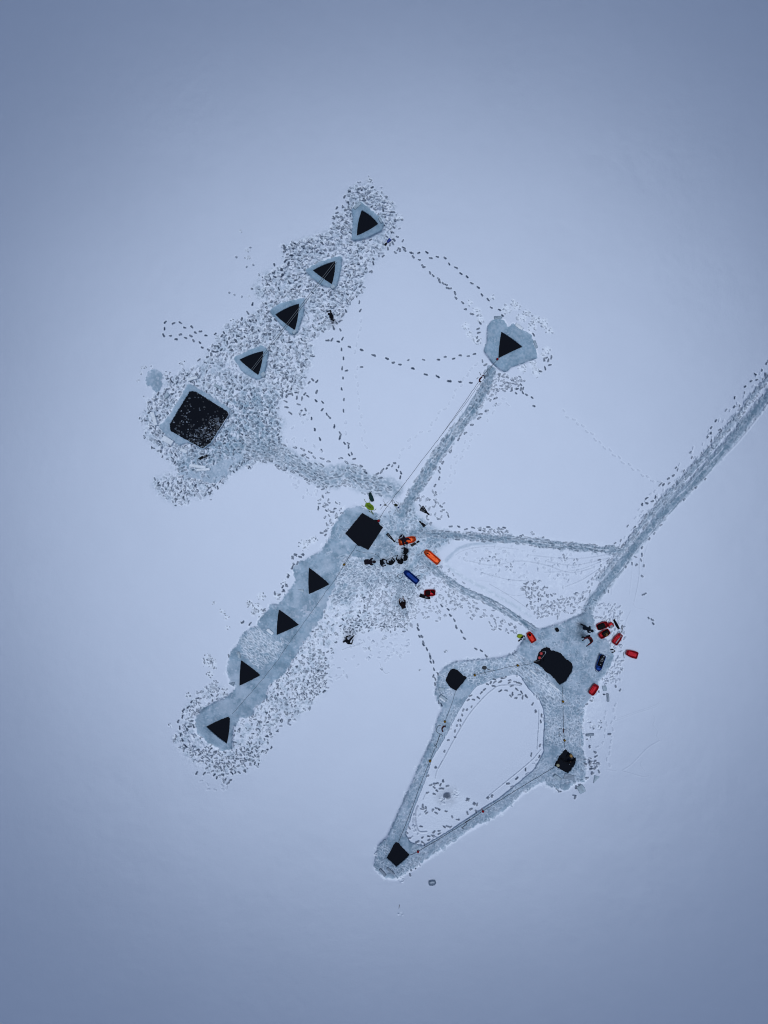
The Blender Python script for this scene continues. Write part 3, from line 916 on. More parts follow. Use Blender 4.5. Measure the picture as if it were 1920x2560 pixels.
# ---------- right-hand ice field
FIELD = (tG((300, 340), (420, 310), (560, 262), (700, 210), (850, 140), (930, 180), (960, 260), (960, 360), (1100, 470), (1150, 560), (1180, 700), (1080, 830), (1000, 950), (985, 1080), (850, 1195), (815, 1350), (805, 1500), (830, 1659))
         + tH((1560, 1000), (1590, 1200), (1605, 1340), (1560, 1400), (1500, 1385), (1390, 1470), (1260, 1455), (1165, 1385))
         + tH((1000, 1460), (830, 1600)) + tI((1500, 520), (1080, 760), (830, 930), (560, 1120), (370, 1235), (250, 1215), (140, 1110), (190, 880), (280, 800), (490, 340), (640, 0))
         + tH((0, 940), (60, 720), (110, 630), (60, 575), (30, 470), (60, 330), (100, 220), (240, 138), (500, 122), (700, 100), (870, 55)) + tG((60, 560), (160, 420)))
ISLE = (tH((1000, 420), (1110, 520), (1160, 650), (1165, 820), (1150, 1000), (1160, 1070), (1060, 1260), (870, 1415), (700, 1555)) + tI((1300, 480), (930, 730), (650, 890), (520, 850), (470, 760), (560, 500), (680, 200), (740, 0))
        + tH((110, 970), (250, 700), (330, 565), (450, 405), (650, 320), (850, 270), (920, 290)))
fm = pmask(FIELD)
im = pmask(ISLE)
keepH, keepI, keepW, keepL = H.copy(), ICE.copy(), WET.copy(), LOOSE.copy()
ff = bare(FIELD, 0.9, 8.5, 2.45, 0.4, 0.0, 0.08, 9)
mottle(ff, .32, .16)
isf = sm(.44, .56, blur(im, 6) + ((N_MED - .5) * .3 + (N_FINE - .5) * .15) * sm(.01, .12, blur(im, 12)))
H[:] = H * (1 - isf) + keepH * isf
ICE[:] = ICE * (1 - isf) + keepI * isf
WET[:] = WET * (1 - isf) + keepW * isf
LOOSE[:] = np.maximum(LOOSE * (1 - isf) + keepL * isf, isf * blur(1 - im, 14) * .9)
scatter(tG((340, 340), (860, 180), (1100, 500), (1100, 780), (960, 960), (820, 1200), (620, 1000), (700, 760), (480, 580), (300, 640), (150, 560)), 5, 13, .6, (.16, .34), outl=.35, edge_dark=0, lip=.45)
scatter(tG((560, 1000), (820, 1200), (800, 1659), (380, 1659), (380, 1300)), 5, 8.5, .9, (.16, .42), outl=.3, edge_dark=0, lip=.5)
scatter(tH((1150, 700), (1560, 700), (1560, 1000), (1600, 1350), (1500, 1390), (1260, 1440), (1160, 1380), (1240, 1200), (1330, 1040), (1180, 1000)), 4, 8.5, .9, (.16, .45), outl=.25, edge_dark=0, lip=.5)
scatter(tG((0, 560), (240, 720), (480, 940), (560, 1080), (380, 1300), (240, 1000), (60, 860), (-60, 780)), 5, 8, 1.0, (.25, .5), ang=45, spread=25, outl=.25, L=(8, 14), Wd=(3.6, 5.5), edge_dark=0, lip=.55)
scatter(tG((340, 860), (500, 960), (560, 1080), (420, 1080), (280, 1000)), 4, 9, .8, (.15, .3), ang=45, spread=10, L=(10, 18), lip=1.0, edge_dark=0)
scatter(tH((100, 230), (240, 140), (700, 100), (900, 80), (900, 230), (650, 300), (400, 400), (340, 290), (220, 200), (130, 330), (240, 460), (120, 580), (30, 470)), 4, 9, .85, (.15, .38), ang=-10, spread=35, outl=.35, edge_dark=.1, lip=.7)
for pl, an in ((tH((110, 640), (330, 560), (110, 980), (-60, 1200)), -65), (tI((640, 0), (740, 0), (560, 480), (470, 760), (300, 820)), -65), (tI((520, 880), (930, 740), (1300, 480), (1659, 260), (1659, 390), (1080, 750), (560, 1110)), -32), (tH((1160, 1090), (1200, 1280), (1120, 1390), (830, 1590), (700, 1560)), -38)):
    scatter(pl, 3, 8.5, .9, (.14, .36), ang=an, spread=22, outl=.4, edge_dark=.08, lip=.45)
scatter(tI((150, 900), (260, 830), (300, 960), (260, 1020), (370, 1120), (520, 1010), (620, 960), (640, 1080), (370, 1230), (150, 1130)), 4, 8.5, .95, (.2, .48), outl=.4, ang=40, spread=50, lip=.6)
# border prints
scatter(tG((960, 250), (1080, 160), (1260, 140), (1300, 300), (1270, 560), (1280, 800), (1230, 930), (1090, 960), (1000, 960), (1180, 700), (1100, 470)), 6, 9.0, .9, (.2, .5), outl=.4, edge_dark=.1)
LOOSE[:] = np.maximum(LOOSE, pmask(tG((930, 150), (1200, 110), (1300, 350), (1250, 600), (1200, 900), (1010, 1300), (960, 1659), (830, 1659), (850, 1200), (1180, 700), (1000, 300)), 26) * .7 * sm(.3, .7, N_FINE * .6 + N_MED * .4))
scatter(tG((700, 40), (930, 0), (1260, 60), (1280, 180), (960, 250), (880, 130)), 6, 9, .9, (.25, .5), outl=.35)
for p, r in zip(tG((1150, 900), (1200, 840), (1140, 840), (1170, 860), (930, 1450), (1000, 1470), (1010, 1400), (880, 1390), (1060, 930), (1250, 770), (930, 1150), (890, 1590)), (8, 6, 5, 6, 8, 7, 6, 7, 7, 6, 6, 9)):
    rubble(*p, r, loose=.6)
walk(tG((1195, 995), (1245, 1040), (1060, 1088), (275, 1280), (1120, 1550), (910, 1160), (860, 1200), (1000, 1055)), .75, L=7, jit=40)
walk(tP((187, 1145), (263, 1220), (280, 1275), (185, 1360), (207, 1350), (262, 1345), (255, 1380), (303, 1370), (135, 1400), (210, 1420), (287, 1420), (205, 1455), (220, 1505), (150, 1580), (50, 1665), (10, 1720)), .75, L=8, jit=40)
scatter(tP((100, 1300), (330, 1330), (330, 1480), (130, 1560)), 5, 10, .7, (.5, .8))
walk(tH((1300, 1470), (1325, 1490), (1480, 1530), (1485, 1550), (1590, 1200), (1605, 1345), (1500, 1440), (1640, 1200), (1635, 1180), (1650, 1250), (1635, 1025)), .7, L=9, jit=40)
# ring: prints on the inner island edge
walk(tH((705, 447), (770, 440), (815, 497), (835, 475), (870, 520), (905, 485), (940, 510), (975, 500), (930, 460), (880, 430), (828, 393), (640, 395), (610, 360), (650, 352), (705, 350), (760, 303), (730, 312), (650, 325), (545, 430), (512, 463), (575, 375), (400, 495), (430, 535), (480, 515), (375, 540), (805, 335), (800, 360), (865, 350), (890, 360), (920, 370)), .78, jit=25)
walk(tH((1075, 657), (1127, 762), (1120, 1010), (1030, 1105), (1115, 1125), (1137, 700), (1045, 580), (970, 1258), (880, 1352), (787, 1408), (622, 1535), (580, 1555), (370, 1573), (440, 1615)), .75, jit=20)
walk(tH((410, 610), (363, 640), (325, 643), (313, 695), (275, 750), (297, 748), (258, 805), (293, 803), (237, 860), (237, 925), (170, 955), (130, 1070), (38, 1240), (115, 1380), (25, 1410)), .7, L=6.5, jit=30)
line(tH((930, 395), (860, 385), (700, 392), (620, 440), (540, 510), (400, 670), (310, 810), (235, 940), (160, 1080), (65, 1255)), 1.3, .28, .4, .03)
line(tH((1110, 640), (1108, 780), (1100, 900), (1092, 1050)), 1.2, .28, .4, .03)
line(tH((1130, 1055), (1100, 1090), (1040, 1160), (900, 1280), (740, 1410)), 1.2, .26, .4, .03)
line(tH((740, 1410), (640, 1490), (560, 1560)), 1.2, .2, .4, .02)
line(tI((860, 0), (800, 110), (780, 190)), 1.2, .25, .4)
line(tI((690, 335), (655, 410)), 1.2, .3, .4)
line(tI((600, 480), (575, 560), (580, 660), (610, 740), (690, 745)), 2.2, .28, .5, .03)
line(tI((560, 560), (550, 660), (580, 740)), 1.4, .2, .5, .03)
walk(tI((862, 217), (770, 250), (733, 262), (800, 242), (835, 255), (798, 320), (768, 285), (835, 297), (853, 297), (905, 270), (700, 340), (770, 352), (650, 475), (660, 500), (683, 495), (680, 530), (640, 510), (690, 550), (755, 520), (790, 500), (820, 515), (790, 550), (890, 532), (955, 590), (1015, 620), (1118, 410), (1185, 450), (1213, 462), (1150, 510),
         (1115, 553), (1205, 535), (1326, 393), (1370, 375), (635, 690), (875, 695), (910, 690), (940, 695), (820, 735), (768, 745), (822, 765), (757, 787), (712, 790), (715, 830), (648, 805), (650, 855), (512, 707), (487, 755), (518, 810), (590, 850), (670, 885), (785, 80), (700, 165), (1535, 245), (1628, 190)), .72, L=8, jit=45)
scatter(tI((560, 520), (620, 560), (640, 760), (500, 800), (480, 740)), 5, 10, .5, (.15, .3), outl=.9, ang=-70, spread=15, edge_dark=0)
LOOSE[:] = np.maximum(LOOSE, pmask(tI((700, 150), (1100, 380), (1280, 460), (900, 720), (640, 900), (480, 780)), 16) * .45)
# grey melt spot
d = np.hypot(GX - 1117, GY - 1990.5) + (N_MED - .5) * 8
WET[:] = np.maximum(WET, .9 * (1 - sm(3, 12, d)))
WET[:] = np.maximum(WET, .22 * (1 - sm(8, 34, d + (N_MED - .5) * 26)))
H[:] -= .05 * (1 - sm(2, 10, d))
rubble(*tI((850, 420))[0], 12, 8, (.1, .25))
rubble(*tI((990, 350))[0], 13, 8, (.08, .2))

# ---------- single trails on untouched snow
walk([(985, 600), (1010, 620), (1030, 632), (1047, 632), (1067, 631), (1077, 645), (1093, 642), (1113, 645), (1123, 660), (1140, 669), (1152, 684), (1168, 692), (1179, 708), (1196, 719), (1205, 737), (1220, 749), (1228, 769), (1249, 775), (1256, 789)], .9, L=8)
walk([(993, 592), (1007, 602), (1000, 625), (1012, 626), (1027, 632), (1033, 642), (1048, 650), (1056, 664), (1060, 668), (1075, 682), (1083, 689), (1097, 697), (1099, 703), (1108, 708), (1116, 712), (1119, 720), (1125, 721), (1138, 733), (1140, 745), (1157, 757), (1163, 773), (1180, 785)], .72, L=8, outline=.25, jit=30)
walk([(970, 621), (988, 631), (995, 623), (982, 608), (975, 611), (958, 640)], .7, jit=40)
walk(tA((712, 1455), (668, 1422), (625, 1432), (595, 1385), (537, 1392), (500, 1350), (443, 1355), (375, 1345), (370, 1400), (362, 1455), (418, 1458), (465, 1487), (500, 1447), (543, 1475), (587, 1460), (608, 1497), (663, 1515), (680, 1555), (733, 1575), (755, 1615), (725, 1635)), .85, L=8, jit=18)
walk(tA((790, 1443), (845, 1458), (862, 1432), (905, 1480), (890, 1515), (960, 1500), (765, 1540), (793, 1543), (815, 1550), (840, 1575), (775, 1588), (655, 1659), (1010, 1320), (1060, 1268), (1100, 1195), (1080, 1335)), .82, jit=50)
walk(tA((905, 1100), (950, 1118), (1010, 1135), (1050, 885), (1105, 870), (965, 805), (1080, 725)), .5, L=5, jit=50)
walk(tA((1370, 838), (1398, 858), (1340, 907), (1345, 955), (1280, 868), (1362, 718), (1422, 795)), .85, jit=50)
walk(tB((470, 400), (520, 385), (545, 415), (473, 438), (447, 478), (477, 470), (487, 560), (568, 360), (568, 395), (585, 455)), .75, jit=50)
walk(tB((44, 838), (70, 860), (13, 908), (18, 958), (98, 790)), .9, jit=40)
walk(tB((395, 1497), (483, 1505), (576, 1550), (676, 1575), (778, 1620), (888, 1648)) + tN((115, 68), (248, 130), (383, 172), (515, 233), (640, 255), (760, 302), (870, 310), (985, 320)), .95, L=9.5, Wd=4.6)
walk(tN((175, 110), (335, 85), (493, 80), (648, 80), (717, 50), (805, 70), (873, 35), (958, 43), (1020, 20)), .8, L=7.5)
walk(tM((1262, 73), (1590, 28)), .8, L=8.5)
walk(tB((658, 1180), (665, 1250)) + tB((518, 1483), (510, 1570), (527, 1645)) + tM((1058, 85), (1069, 187), (1053, 300), (1077, 408), (1072, 527)), .85, L=8.5, Wd=3.6, jit=8)
walk(tB((490, 1280), (520, 1290), (547, 1253), (500, 1335), (467, 1348), (445, 1393), (500, 1408), (430, 1490)), .8, jit=60)
walk(tM((1103, 110)), .85)
walk(tM((1095, 645), (1095, 757)), .14, outline=.8)
walk(tM((752, 205), (798, 222), (795, 328), (787, 420), (856, 437), (853, 513), (900, 563), (926, 593), (978, 686), (1040, 762), (1036, 805), (1083, 862), (1123, 865), (1125, 900), (1158, 970), (1130, 985), (1183, 1025), (1258, 1100), (1303, 1167)), .88, jit=22)
walk(tM((742, 605), (777, 722), (829, 820), (844, 938)), .88)
walk(tM((476, 430), (480, 490), (521, 550), (665, 568), (630, 530), (703, 375), (643, 400), (671, 352), (607, 460), (590, 390), (680, 515), (620, 560), (540, 355), (510, 353), (715, 235)), .78, jit=50)
walk(tM((1425, 1180), (1463, 1163), (1485, 1133), (1520, 1125), (1540, 1092), (1603, 1070), (1578, 1100)), .82, L=8)
walk(tM((1645, 1108), (1625, 1143)) + tN((258, 1253), (252, 1300)), .85, L=8)
walk(tM((570, 907), (650, 928), (727, 958), (770, 1010), (850, 1022), (915, 1052), (660, 985), (1043, 1017), (1105, 1062), (1120, 1120), (385, 1095), (470, 1115), (545, 1160), (320, 1043), (630, 1195), (685, 1235), (770, 1240)), .6, outline=.45, L=9.5)
scatter(tM((800, 1300), (880, 1280), (980, 1560), (950, 1659), (860, 1620), (790, 1480)), 8, 13, .8, (.55, .85), outl=.3)
scatter(tM((480, 640), (700, 480), (740, 800), (820, 900), (900, 1000), (600, 900), (460, 860)), 10, 13, .6, (.06, .16), outl=1, edge_dark=0)
scatter(tM((420, 1140), (600, 1200), (820, 1330), (800, 1460), (640, 1400), (540, 1300)), 10, 13, .6, (.06, .16), outl=1, edge_dark=0)
trail(tM((1203, 0), (1215, 180), (1215, 280), (1235, 370), (1225, 450), (1250, 540), (1243, 630), (1280, 720), (1270, 800), (1300, 890), (1300, 985)), 20, 2, dark=.13, outline=.8, depth=.04)
trail(tB((632, 1270), (658, 1310), (680, 1390), (645, 1450), (640, 1520), (615, 1595)), 20, 2, dark=.13, outline=.8, depth=.04)
trail(tN((1060, 60), (1010, 170), (950, 230), (870, 350), (790, 465), (765, 530), (705, 585), (597, 720), (560, 800), (487, 830), (360, 905), (335, 985), (268, 1030), (230, 1105)), 17, 2.4, dark=.14, outline=.8, depth=.04)
trail(tN((1100, 810), (1020, 860), (950, 930), (935, 1000), (900, 1060), (830, 1100), (800, 1180), (790, 1270), (750, 1360), (700, 1400), (690, 1480)), 12, 5, dark=.14, outline=.8, depth=.04)
trail(tN((1420, 540), (1300, 500), (1210, 600), (1140, 690), (1100, 720)), 12, 5, dark=.14, outline=.8, depth=.04)
trail(tK((0, 440), (65, 513), (152, 575), (245, 652), (330, 735), (418, 803), (513, 880), (617, 948), (710, 1010), (825, 1055)), 14, 2.5, dark=.14, outline=.7, depth=.04)
scatter(tQ((480, 240), (900, 100), (1240, 60), (1250, 300), (1000, 420), (760, 360), (560, 560), (420, 640), (200, 900), (60, 1080), (0, 1060), (240, 850), (420, 640)), 10, 12, .7, (.07, .17), outl=1, edge_dark=0)
walk(tQ((1345, 10), (1348, 50), (1363, 128), (1402, 190), (1403, 215), (1440, 260), (1470, 320), (1475, 345), (1480, 393), (1515, 470), (1508, 540), (1527, 570), (1525, 620)), .85, jit=12)
walk(tQ((1387, 128), (1508, 390), (1553, 515), (1565, 810), (1590, 835)), .8)
for p, r in zip(tQ((860, 255), (1000, 150), (1010, 50), (1640, 275), (1370, 475), (970, 460)), (7, 5, 8, 5, 4, 4)):
    rubble(*p, r, 4)
line(tQ((560, 270), (620, 245), (720, 220), (780, 190)), 1.1, .2, .4)
line(tQ((950, 400), (970, 460), (1010, 515), (1050, 500)), 1.0, .14, .4)
walk(tI((517, 1182), (522, 1200), (575, 1125), (530, 1145)), .75, L=5, jit=50)
rubble(*tI((430, 1235))[0], 9, 6, (.08, .2))
rubble(*tI((1430 / 3.4, 1590))[0], 6, 4, (.08, .2))
# scattered prints around the fins and the sack
scatter(tE((1180, 0), (1400, 40), (1540, 320), (1380, 470), (1200, 400), (1160, 200)), 8, 12, .6, (.45, .8), outl=.45)

# ---------- ice collars stay clean; ice is wetter next to the water
for _, poly, _, _ in HOLES:
    g = blur(pmask(poly), 8)
    WET[:] = np.clip(WET + .34 * g * (1 - HOLEMASK), 0, 1)
    H[:] = H * (1 - sm(.12, .3, g)) + 0.0 * sm(.12, .3, g)
H[:] = np.maximum(H, 0.0)
H += (N_GRIT - .5) * .004 * np.clip(LOOSE, 0, 1)

# ================================================================== GROUND MESH
def build_ground():
    ext = [3, 8, 20, 50, 110, 230, 480, 1000, 2200, 5000, 11000, 24000]
    xs = np.concatenate([X0 - np.array(ext[::-1]), gx, gx[-1] + np.array(ext)])
    ys = np.concatenate([Y0 - np.array(ext[::-1]), gy, gy[-1] + np.array(ext)])
    k = len(ext)

    def pad(a):
        return np.pad(a, k, mode='edge')
    PX, PY = np.meshgrid(xs, ys)
    Z = pad(H).astype(np.float64)
    edge = np.ones(PX.shape, bool)
    edge[k:-k, k:-k] = False
    # relax the pads to the plain snow level
    far = np.maximum.reduce([X0 - PX, PX - gx[-1], Y0 - PY, PY - gy[-1], np.zeros_like(PX)])
    Z = np.where(edge, SNOW + (Z - SNOW) * np.exp(-far / 40), Z)
    fl = np.where(edge, np.exp(-far / 60), 1.0)
    A = {'ice': pad(ICE) * fl, 'wet': pad(WET) * fl, 'loose': pad(LOOSE) * fl}
    ny, nx = PX.shape
    kill = np.zeros((ny - 1, nx - 1), bool)
    for _, poly, _, _ in HOLES:
        pa = np.array(poly)
        i0, i1 = np.searchsorted(xs, (pa[:, 0].min() - 4, pa[:, 0].max() + 4))
        j0, j1 = np.searchsorted(ys, (pa[:, 1].min() - 4, pa[:, 1].max() + 4))
        X = PX[j0:j1, i0:i1]
        Y = PY[j0:j1, i0:i1]
        best = np.full(X.shape, 1e9)
        bx = X.copy()
        by = Y.copy()
        n = len(pa)
        for q in range(n):
            x1, y1 = pa[q]
            x2, y2 = pa[(q + 1) % n]
            dx, dy = x2 - x1, y2 - y1
            t = np.clip(((X - x1) * dx + (Y - y1) * dy) / (dx * dx + dy * dy + 1e-9), 0, 1)
            cx = x1 + t * dx
            cy = y1 + t * dy
            dd = np.hypot(X - cx, Y - cy)
            u = dd < best
            best[u] = dd[u]
            bx[u] = cx[u]
            by[u] = cy[u]
        snap = best < 0.56 * CELL
        ins = inside(poly, X, Y) & ~snap
        PX[j0:j1, i0:i1] = np.where(snap, bx, X)
        PY[j0:j1, i0:i1] = np.where(snap, by, Y)
        XX = PX[j0:j1, i0:i1]
        YY = PY[j0:j1, i0:i1]
        cxx = (XX[:-1, :-1] + XX[1:, :-1] + XX[:-1, 1:] + XX[1:, 1:]) / 4
        cyy = (YY[:-1, :-1] + YY[1:, :-1] + YY[:-1, 1:] + YY[1:, 1:]) / 4
        kl = ins[:-1, :-1] | ins[1:, :-1] | ins[:-1, 1:] | ins[1:, 1:] | inside(poly, cxx, cyy)
        kill[j0:j1 - 1, i0:i1 - 1] |= kl
    co = np.empty((ny * nx, 3), np.float32)
    co[:, 0] = ((PX - 960) * S).ravel()
    co[:, 1] = ((1280 - PY) * S).ravel()
    co[:, 2] = Z.ravel()
    idx = np.arange(ny * nx).reshape(ny, nx)
    q = np.stack([idx[:-1, :-1], idx[1:, :-1], idx[1:, 1:], idx[:-1, 1:]], -1)[~kill]
    nf = len(q)
    me = bpy.data.meshes.new('snow')
    me.vertices.add(len(co))
    me.vertices.foreach_set('co', co.ravel())
    me.loops.add(nf * 4)
    me.loops.foreach_set('vertex_index', q.ravel().astype(np.int32))
    me.polygons.add(nf)
    me.polygons.foreach_set('loop_start', np.arange(0, nf * 4, 4, dtype=np.int32))
    me.polygons.foreach_set('use_smooth', np.ones(nf, bool))
    me.update(calc_edges=True)
    for nm, a in A.items():
        at = me.attributes.new(nm, 'FLOAT', 'POINT')
        at.data.foreach_set('value', np.clip(a, 0, 1).astype(np.float32).ravel())
    me.materials.append(ground_material())
    o = link('snow', me)
    tag(o, kind='structure')
    return o


build_ground()

M_WATER = bpy.data.materials.new('dark_lake_water')
M_WATER.use_nodes = True
_nt = M_WATER.node_tree
_b = _nt.nodes['Principled BSDF']
_b.inputs['Base Color'].default_value = (0.0020, 0.0052, 0.0130, 1)
_b.inputs['Roughness'].default_value = 0.12
_b.inputs['IOR'].default_value = 1.33
_b.inputs['Specular IOR Level'].default_value = 0.12
_n = _nt.nodes.new('ShaderNodeTexNoise')
_n.inputs['Scale'].default_value = 2.5
_g = _nt.nodes.new('ShaderNodeNewGeometry')
_bp = _nt.nodes.new('ShaderNodeBump')
_bp.inputs['Strength'].default_value = 0.06
_nt.links.new(_g.outputs['Position'], _n.inputs['Vector'])
_nt.links.new(_n.outputs['Fac'], _bp.inputs['Height'])
_nt.links.new(_bp.outputs['Normal'], _b.inputs['Normal'])
M_ICEWALL = mat('cut_ice_wall', (0.40, 0.47, 0.52), 0.35, 0.3, 3)
M_ICE = mat('ice_block', (0.40, 0.49, 0.56), 0.3, 0.2, 5, 0.5, 0.2, 0.6)
M_ICEGREY = mat('grey_ice_block', (0.30, 0.36, 0.43), 0.35, 0.2, 5, 0.5, 0.2, 0.6)
M_ICEWHITE = mat('frosted_ice_block', (0.74, 0.80, 0.86), 0.5, 0.1, 5, 0.4, 0.2, 0.6)
WATER_Z = -0.13

for nm, poly, label, grp in HOLES:
    cx = sum(p[0] for p in poly) / len(poly)
    cy = sum(p[1] for p in poly) / len(poly)
    root = tag(empty('ice_hole', W(cx, cy, WATER_Z)), label, 'ice hole', grp)
    o = MB()
    pts = [((p[0] - cx) * S, -(p[1] - cy) * S) for p in poly]
    big = [(p[0] * 1.04, p[1] * 1.04) for p in pts]
    o.add([(p[0], p[1], 0) for p in big], [tuple(range(len(big)))])
    o.build('water_surface', M_WATER, root, smooth=False)
    w = MB()
    n = len(pts)
    w.add([(p[0], p[1], -WATER_Z + 0.002) for p in pts] + [(p[0] * 1.0, p[1] * 1.0, -0.3) for p in pts], [(i, (i + 1) % n, n + (i + 1) % n, n + i) for i in range(n)])
    w.build('ice_wall', M_ICEWALL, root, smooth=False)

#@@OBJECTS@@
# ================================================================== OBJECTS
M_ORANGE = mat('orange_plastic', (1.0, 0.15, 0.035), 0.42, 0.28, 5, 0.4, 0.05, 0.72, 0.35)
M_ORANGED = mat('orange_plastic_rim', (1.0, 0.19, 0.05), 0.4, 0.06, 6, 0.4, 0.05, 0.72, 0.35)
M_RED = mat('red_plastic', (0.62, 0.022, 0.035), 0.4, 0.28, 5, 0.4, 0.05, 0.72, 0.35)
M_REDRIM = mat('red_plastic_rim', (0.64, 0.035, 0.045), 0.4, 0.10, 6, 0.4, 0.05, 0.72, 0.35)
M_REDOR = mat('orange_red_plastic', (0.80, 0.045, 0.025), 0.4, 0.28, 5, 0.4, 0.05, 0.72, 0.35)
M_BLUE = mat('blue_plastic', (0.010, 0.045, 0.24), 0.4, 0.28, 5, 0.4, 0.05, 0.72, 0.35)
M_BLUERIM = mat('blue_plastic_rim', (0.016, 0.075, 0.34), 0.4, 0.10, 6, 0.4, 0.05, 0.72, 0.35)
M_BLACK = mat('black_neoprene', (0.006, 0.006, 0.009), 0.75, 0.3, 12, 0.2, 0.1)
M_DARKBAG = mat('charcoal_fabric', (0.016, 0.013, 0.013), 0.85, 0.4, 10, 0.15, 0.4)
M_BROWN = mat('dark_brown_fabric', (0.02, 0.008, 0.007), 0.85, 0.3, 10, 0.15, 0.4)
M_PURPLE = mat('plum_black_fabric', (0.022, 0.014, 0.022), 0.85, 0.25, 9, 0.15, 0.4)
M_NAVY = mat('navy_black_fabric', (0.010, 0.015, 0.024), 0.85, 0.25, 9, 0.15, 0.4)
M_MAROON = mat('maroon_fabric', (0.16, 0.018, 0.022), 0.85, 0.3, 9, 0.15, 0.4)
M_SKIN = mat('skin', (0.50, 0.30, 0.22), 0.55, 0.08, 20, 0.3, 0.05)
M_HAIR = mat('dark_hair', (0.016, 0.010, 0.008), 0.7, 0.3, 40, 0.3, 0.3)
M_REDHOOD = mat('coral_red_hood', (0.95, 0.10, 0.085), 0.6, 0.08, 14, 0.3, 0.1)
M_TANHOOD = mat('tan_hood', (0.62, 0.33, 0.10), 0.65, 0.10, 14, 0.3, 0.1)
M_CREAM = mat('cream_hood', (0.66, 0.58, 0.34), 0.65, 0.10, 14, 0.3, 0.1)
M_WHITE = mat('white_paint', (0.78, 0.80, 0.82), 0.5, 0.05, 10, 0.4, 0.05)
M_GREYW = mat('light_grey_print', (0.5, 0.5, 0.5), 0.6, 0.1, 20, 0.3, 0.05)
M_ROPE = mat('dark_rope', (0.07, 0.085, 0.115), 0.85, 0.3, 60, 0.2, 0.4)
M_ROPEW = mat('pale_rope', (0.42, 0.43, 0.42), 0.8, 0.2, 60, 0.2, 0.4)
M_LIME = mat('lime_rope', (0.36, 0.55, 0.03), 0.8, 0.25, 30, 0.2, 0.4)
M_LIMEJ = mat('hi_vis_yellow', (0.50, 0.62, 0.03), 0.75, 0.15, 20, 0.2, 0.3)
M_GREENBAG = mat('dark_green_canvas', (0.018, 0.055, 0.055), 0.85, 0.35, 14, 0.2, 0.4)
M_OLIVE = mat('olive_rope', (0.045, 0.05, 0.025), 0.85, 0.4, 30, 0.2, 0.4)
M_YELLOWB = mat('amber_buoy', (0.52, 0.24, 0.015), 0.45, 0.1, 10, 0.4, 0.05, 0.72, 0.35)
M_REDB = mat('red_buoy', (0.68, 0.02, 0.025), 0.4, 0.08, 10, 0.4, 0.05, 0.72, 0.35)
M_STEEL = mat('dark_steel', (0.035, 0.045, 0.065), 0.5, 0.3, 20, 0.5, 0.1)
M_RUST = mat('rust_red_strap', (0.10, 0.022, 0.028), 0.8, 0.3, 20, 0.2, 0.3)
M_FINBLUE = mat('blue_fin_blade', (0.006, 0.04, 0.30), 0.35, 0.2, 8, 0.5, 0.05, 0.3, 0.35)
M_FINBROWN = mat('brown_fin_blade', (0.045, 0.032, 0.028), 0.5, 0.2, 12, 0.4, 0.1)
M_OCHRE = mat('ochre_cloth', (0.30, 0.15, 0.04), 0.8, 0.3, 12, 0.2, 0.4)


def ang_px(a, b):
    """heading in the world of a photograph direction"""
    return math.atan2(-(b[1] - a[1]), b[0] - a[0])


def zat(px, py):
    i = int(round((px - X0) / CELL))
    j = int(round((py - Y0) / CELL))
    if 0 <= i < NX and 0 <= j < NY:
        return float(H[j, i])
    return SNOW


# ---------------------------------------------------------------- sleds
def sled_profile(t, kind):
    """half width factor along the sled, 0 stern .. 1 bow"""
    if kind == 'pulk':
        if t > .72:
            k = (t - .72) / .28
            return 1 - .52 * k ** 2.2
        if t < .06:
            return .86 + .14 * (t / .06)
        return 1.0
    if kind == 'tub':          # blunt at both ends
        e = min(t, 1 - t)
        return .68 + .32 * min(1, e / .22) ** .6
    e = 1 - t                  # boat: one long taper
    return (.62 + .38 * min(1, e / .45) ** .8) * (.84 + .16 * min(1, t / .08))


def make_sled(px, py, heading, Lp, Wp, kind, mh, mr, label, cat='sled', group=None, deep=.17, rope=None):
    Lm, Wm = Lp * S, Wp * S
    root = tag(empty('sled', W(px, py, zat(px, py)), heading), label, cat, group)
    ns = 22

    def ring(t, inset, z0, z1):
        x = (t - .5) * (Lm - 2 * inset)
        hw = Wm / 2 * sled_profile(t, kind) - inset
        lift = .10 * max(0, (t - .75) / .25) ** 2 + .03 * max(0, (.1 - t) / .1)
        zb = z0 + lift
        return [(x, -hw, z1), (x, -hw * .92, (zb + z1) / 2), (x, -hw * .74, zb), (x, -hw * .25, zb - .006), (x, hw * .25, zb - .006), (x, hw * .74, zb), (x, hw * .92, (zb + z1) / 2), (x, hw, z1)]
    mb = MB()
    for ins, z0, z1 in ((0, .012, deep), (.022, .035, deep - .002)):
        vs = []
        for i in range(ns + 1):
            vs += ring(i / ns, ins, z0, z1)
        fs = [(i * 8 + k, i * 8 + k + 1, (i + 1) * 8 + k + 1, (i + 1) * 8 + k) for i in range(ns) for k in range(7)]
        fs += [tuple(range(8)), tuple(ns * 8 + k for k in range(8))]
        mb.add(vs, fs)
    mb.build('hull', mh, root)
    rim = []
    for i in range(ns + 1):
        t = i / ns
        rim.append(((t - .5) * Lm, Wm / 2 * sled_profile(t, kind), deep))
    for i in range(ns, -1, -1):
        t = i / ns
        rim.append(((t - .5) * Lm, -Wm / 2 * sled_profile(t, kind), deep))
    MB().tube(rim, .02, 6, closed=True).build('rim', mr, root)
    rb = MB()
    for y in (-.22, 0, .22):
        rb.box((-.03 * Lm, y * Wm, .042), (Lm * .62, Wm * .07, .016))
    rb.build('floor_rib', mh, root, smooth=False)
    if rope:
        pts = cat_rom([(x * S, -y * S, .02) for x, y in rope], .05)
        r = MB().tube([W(px, py).lerp(W(px, py), 0) * 0 + Vector(p) for p in pts], .016, 5).build('tow_rope', M_ROPE, root)
        r.rotation_euler = (0, 0, -heading)      # rope points are measured in survey axes
    return root


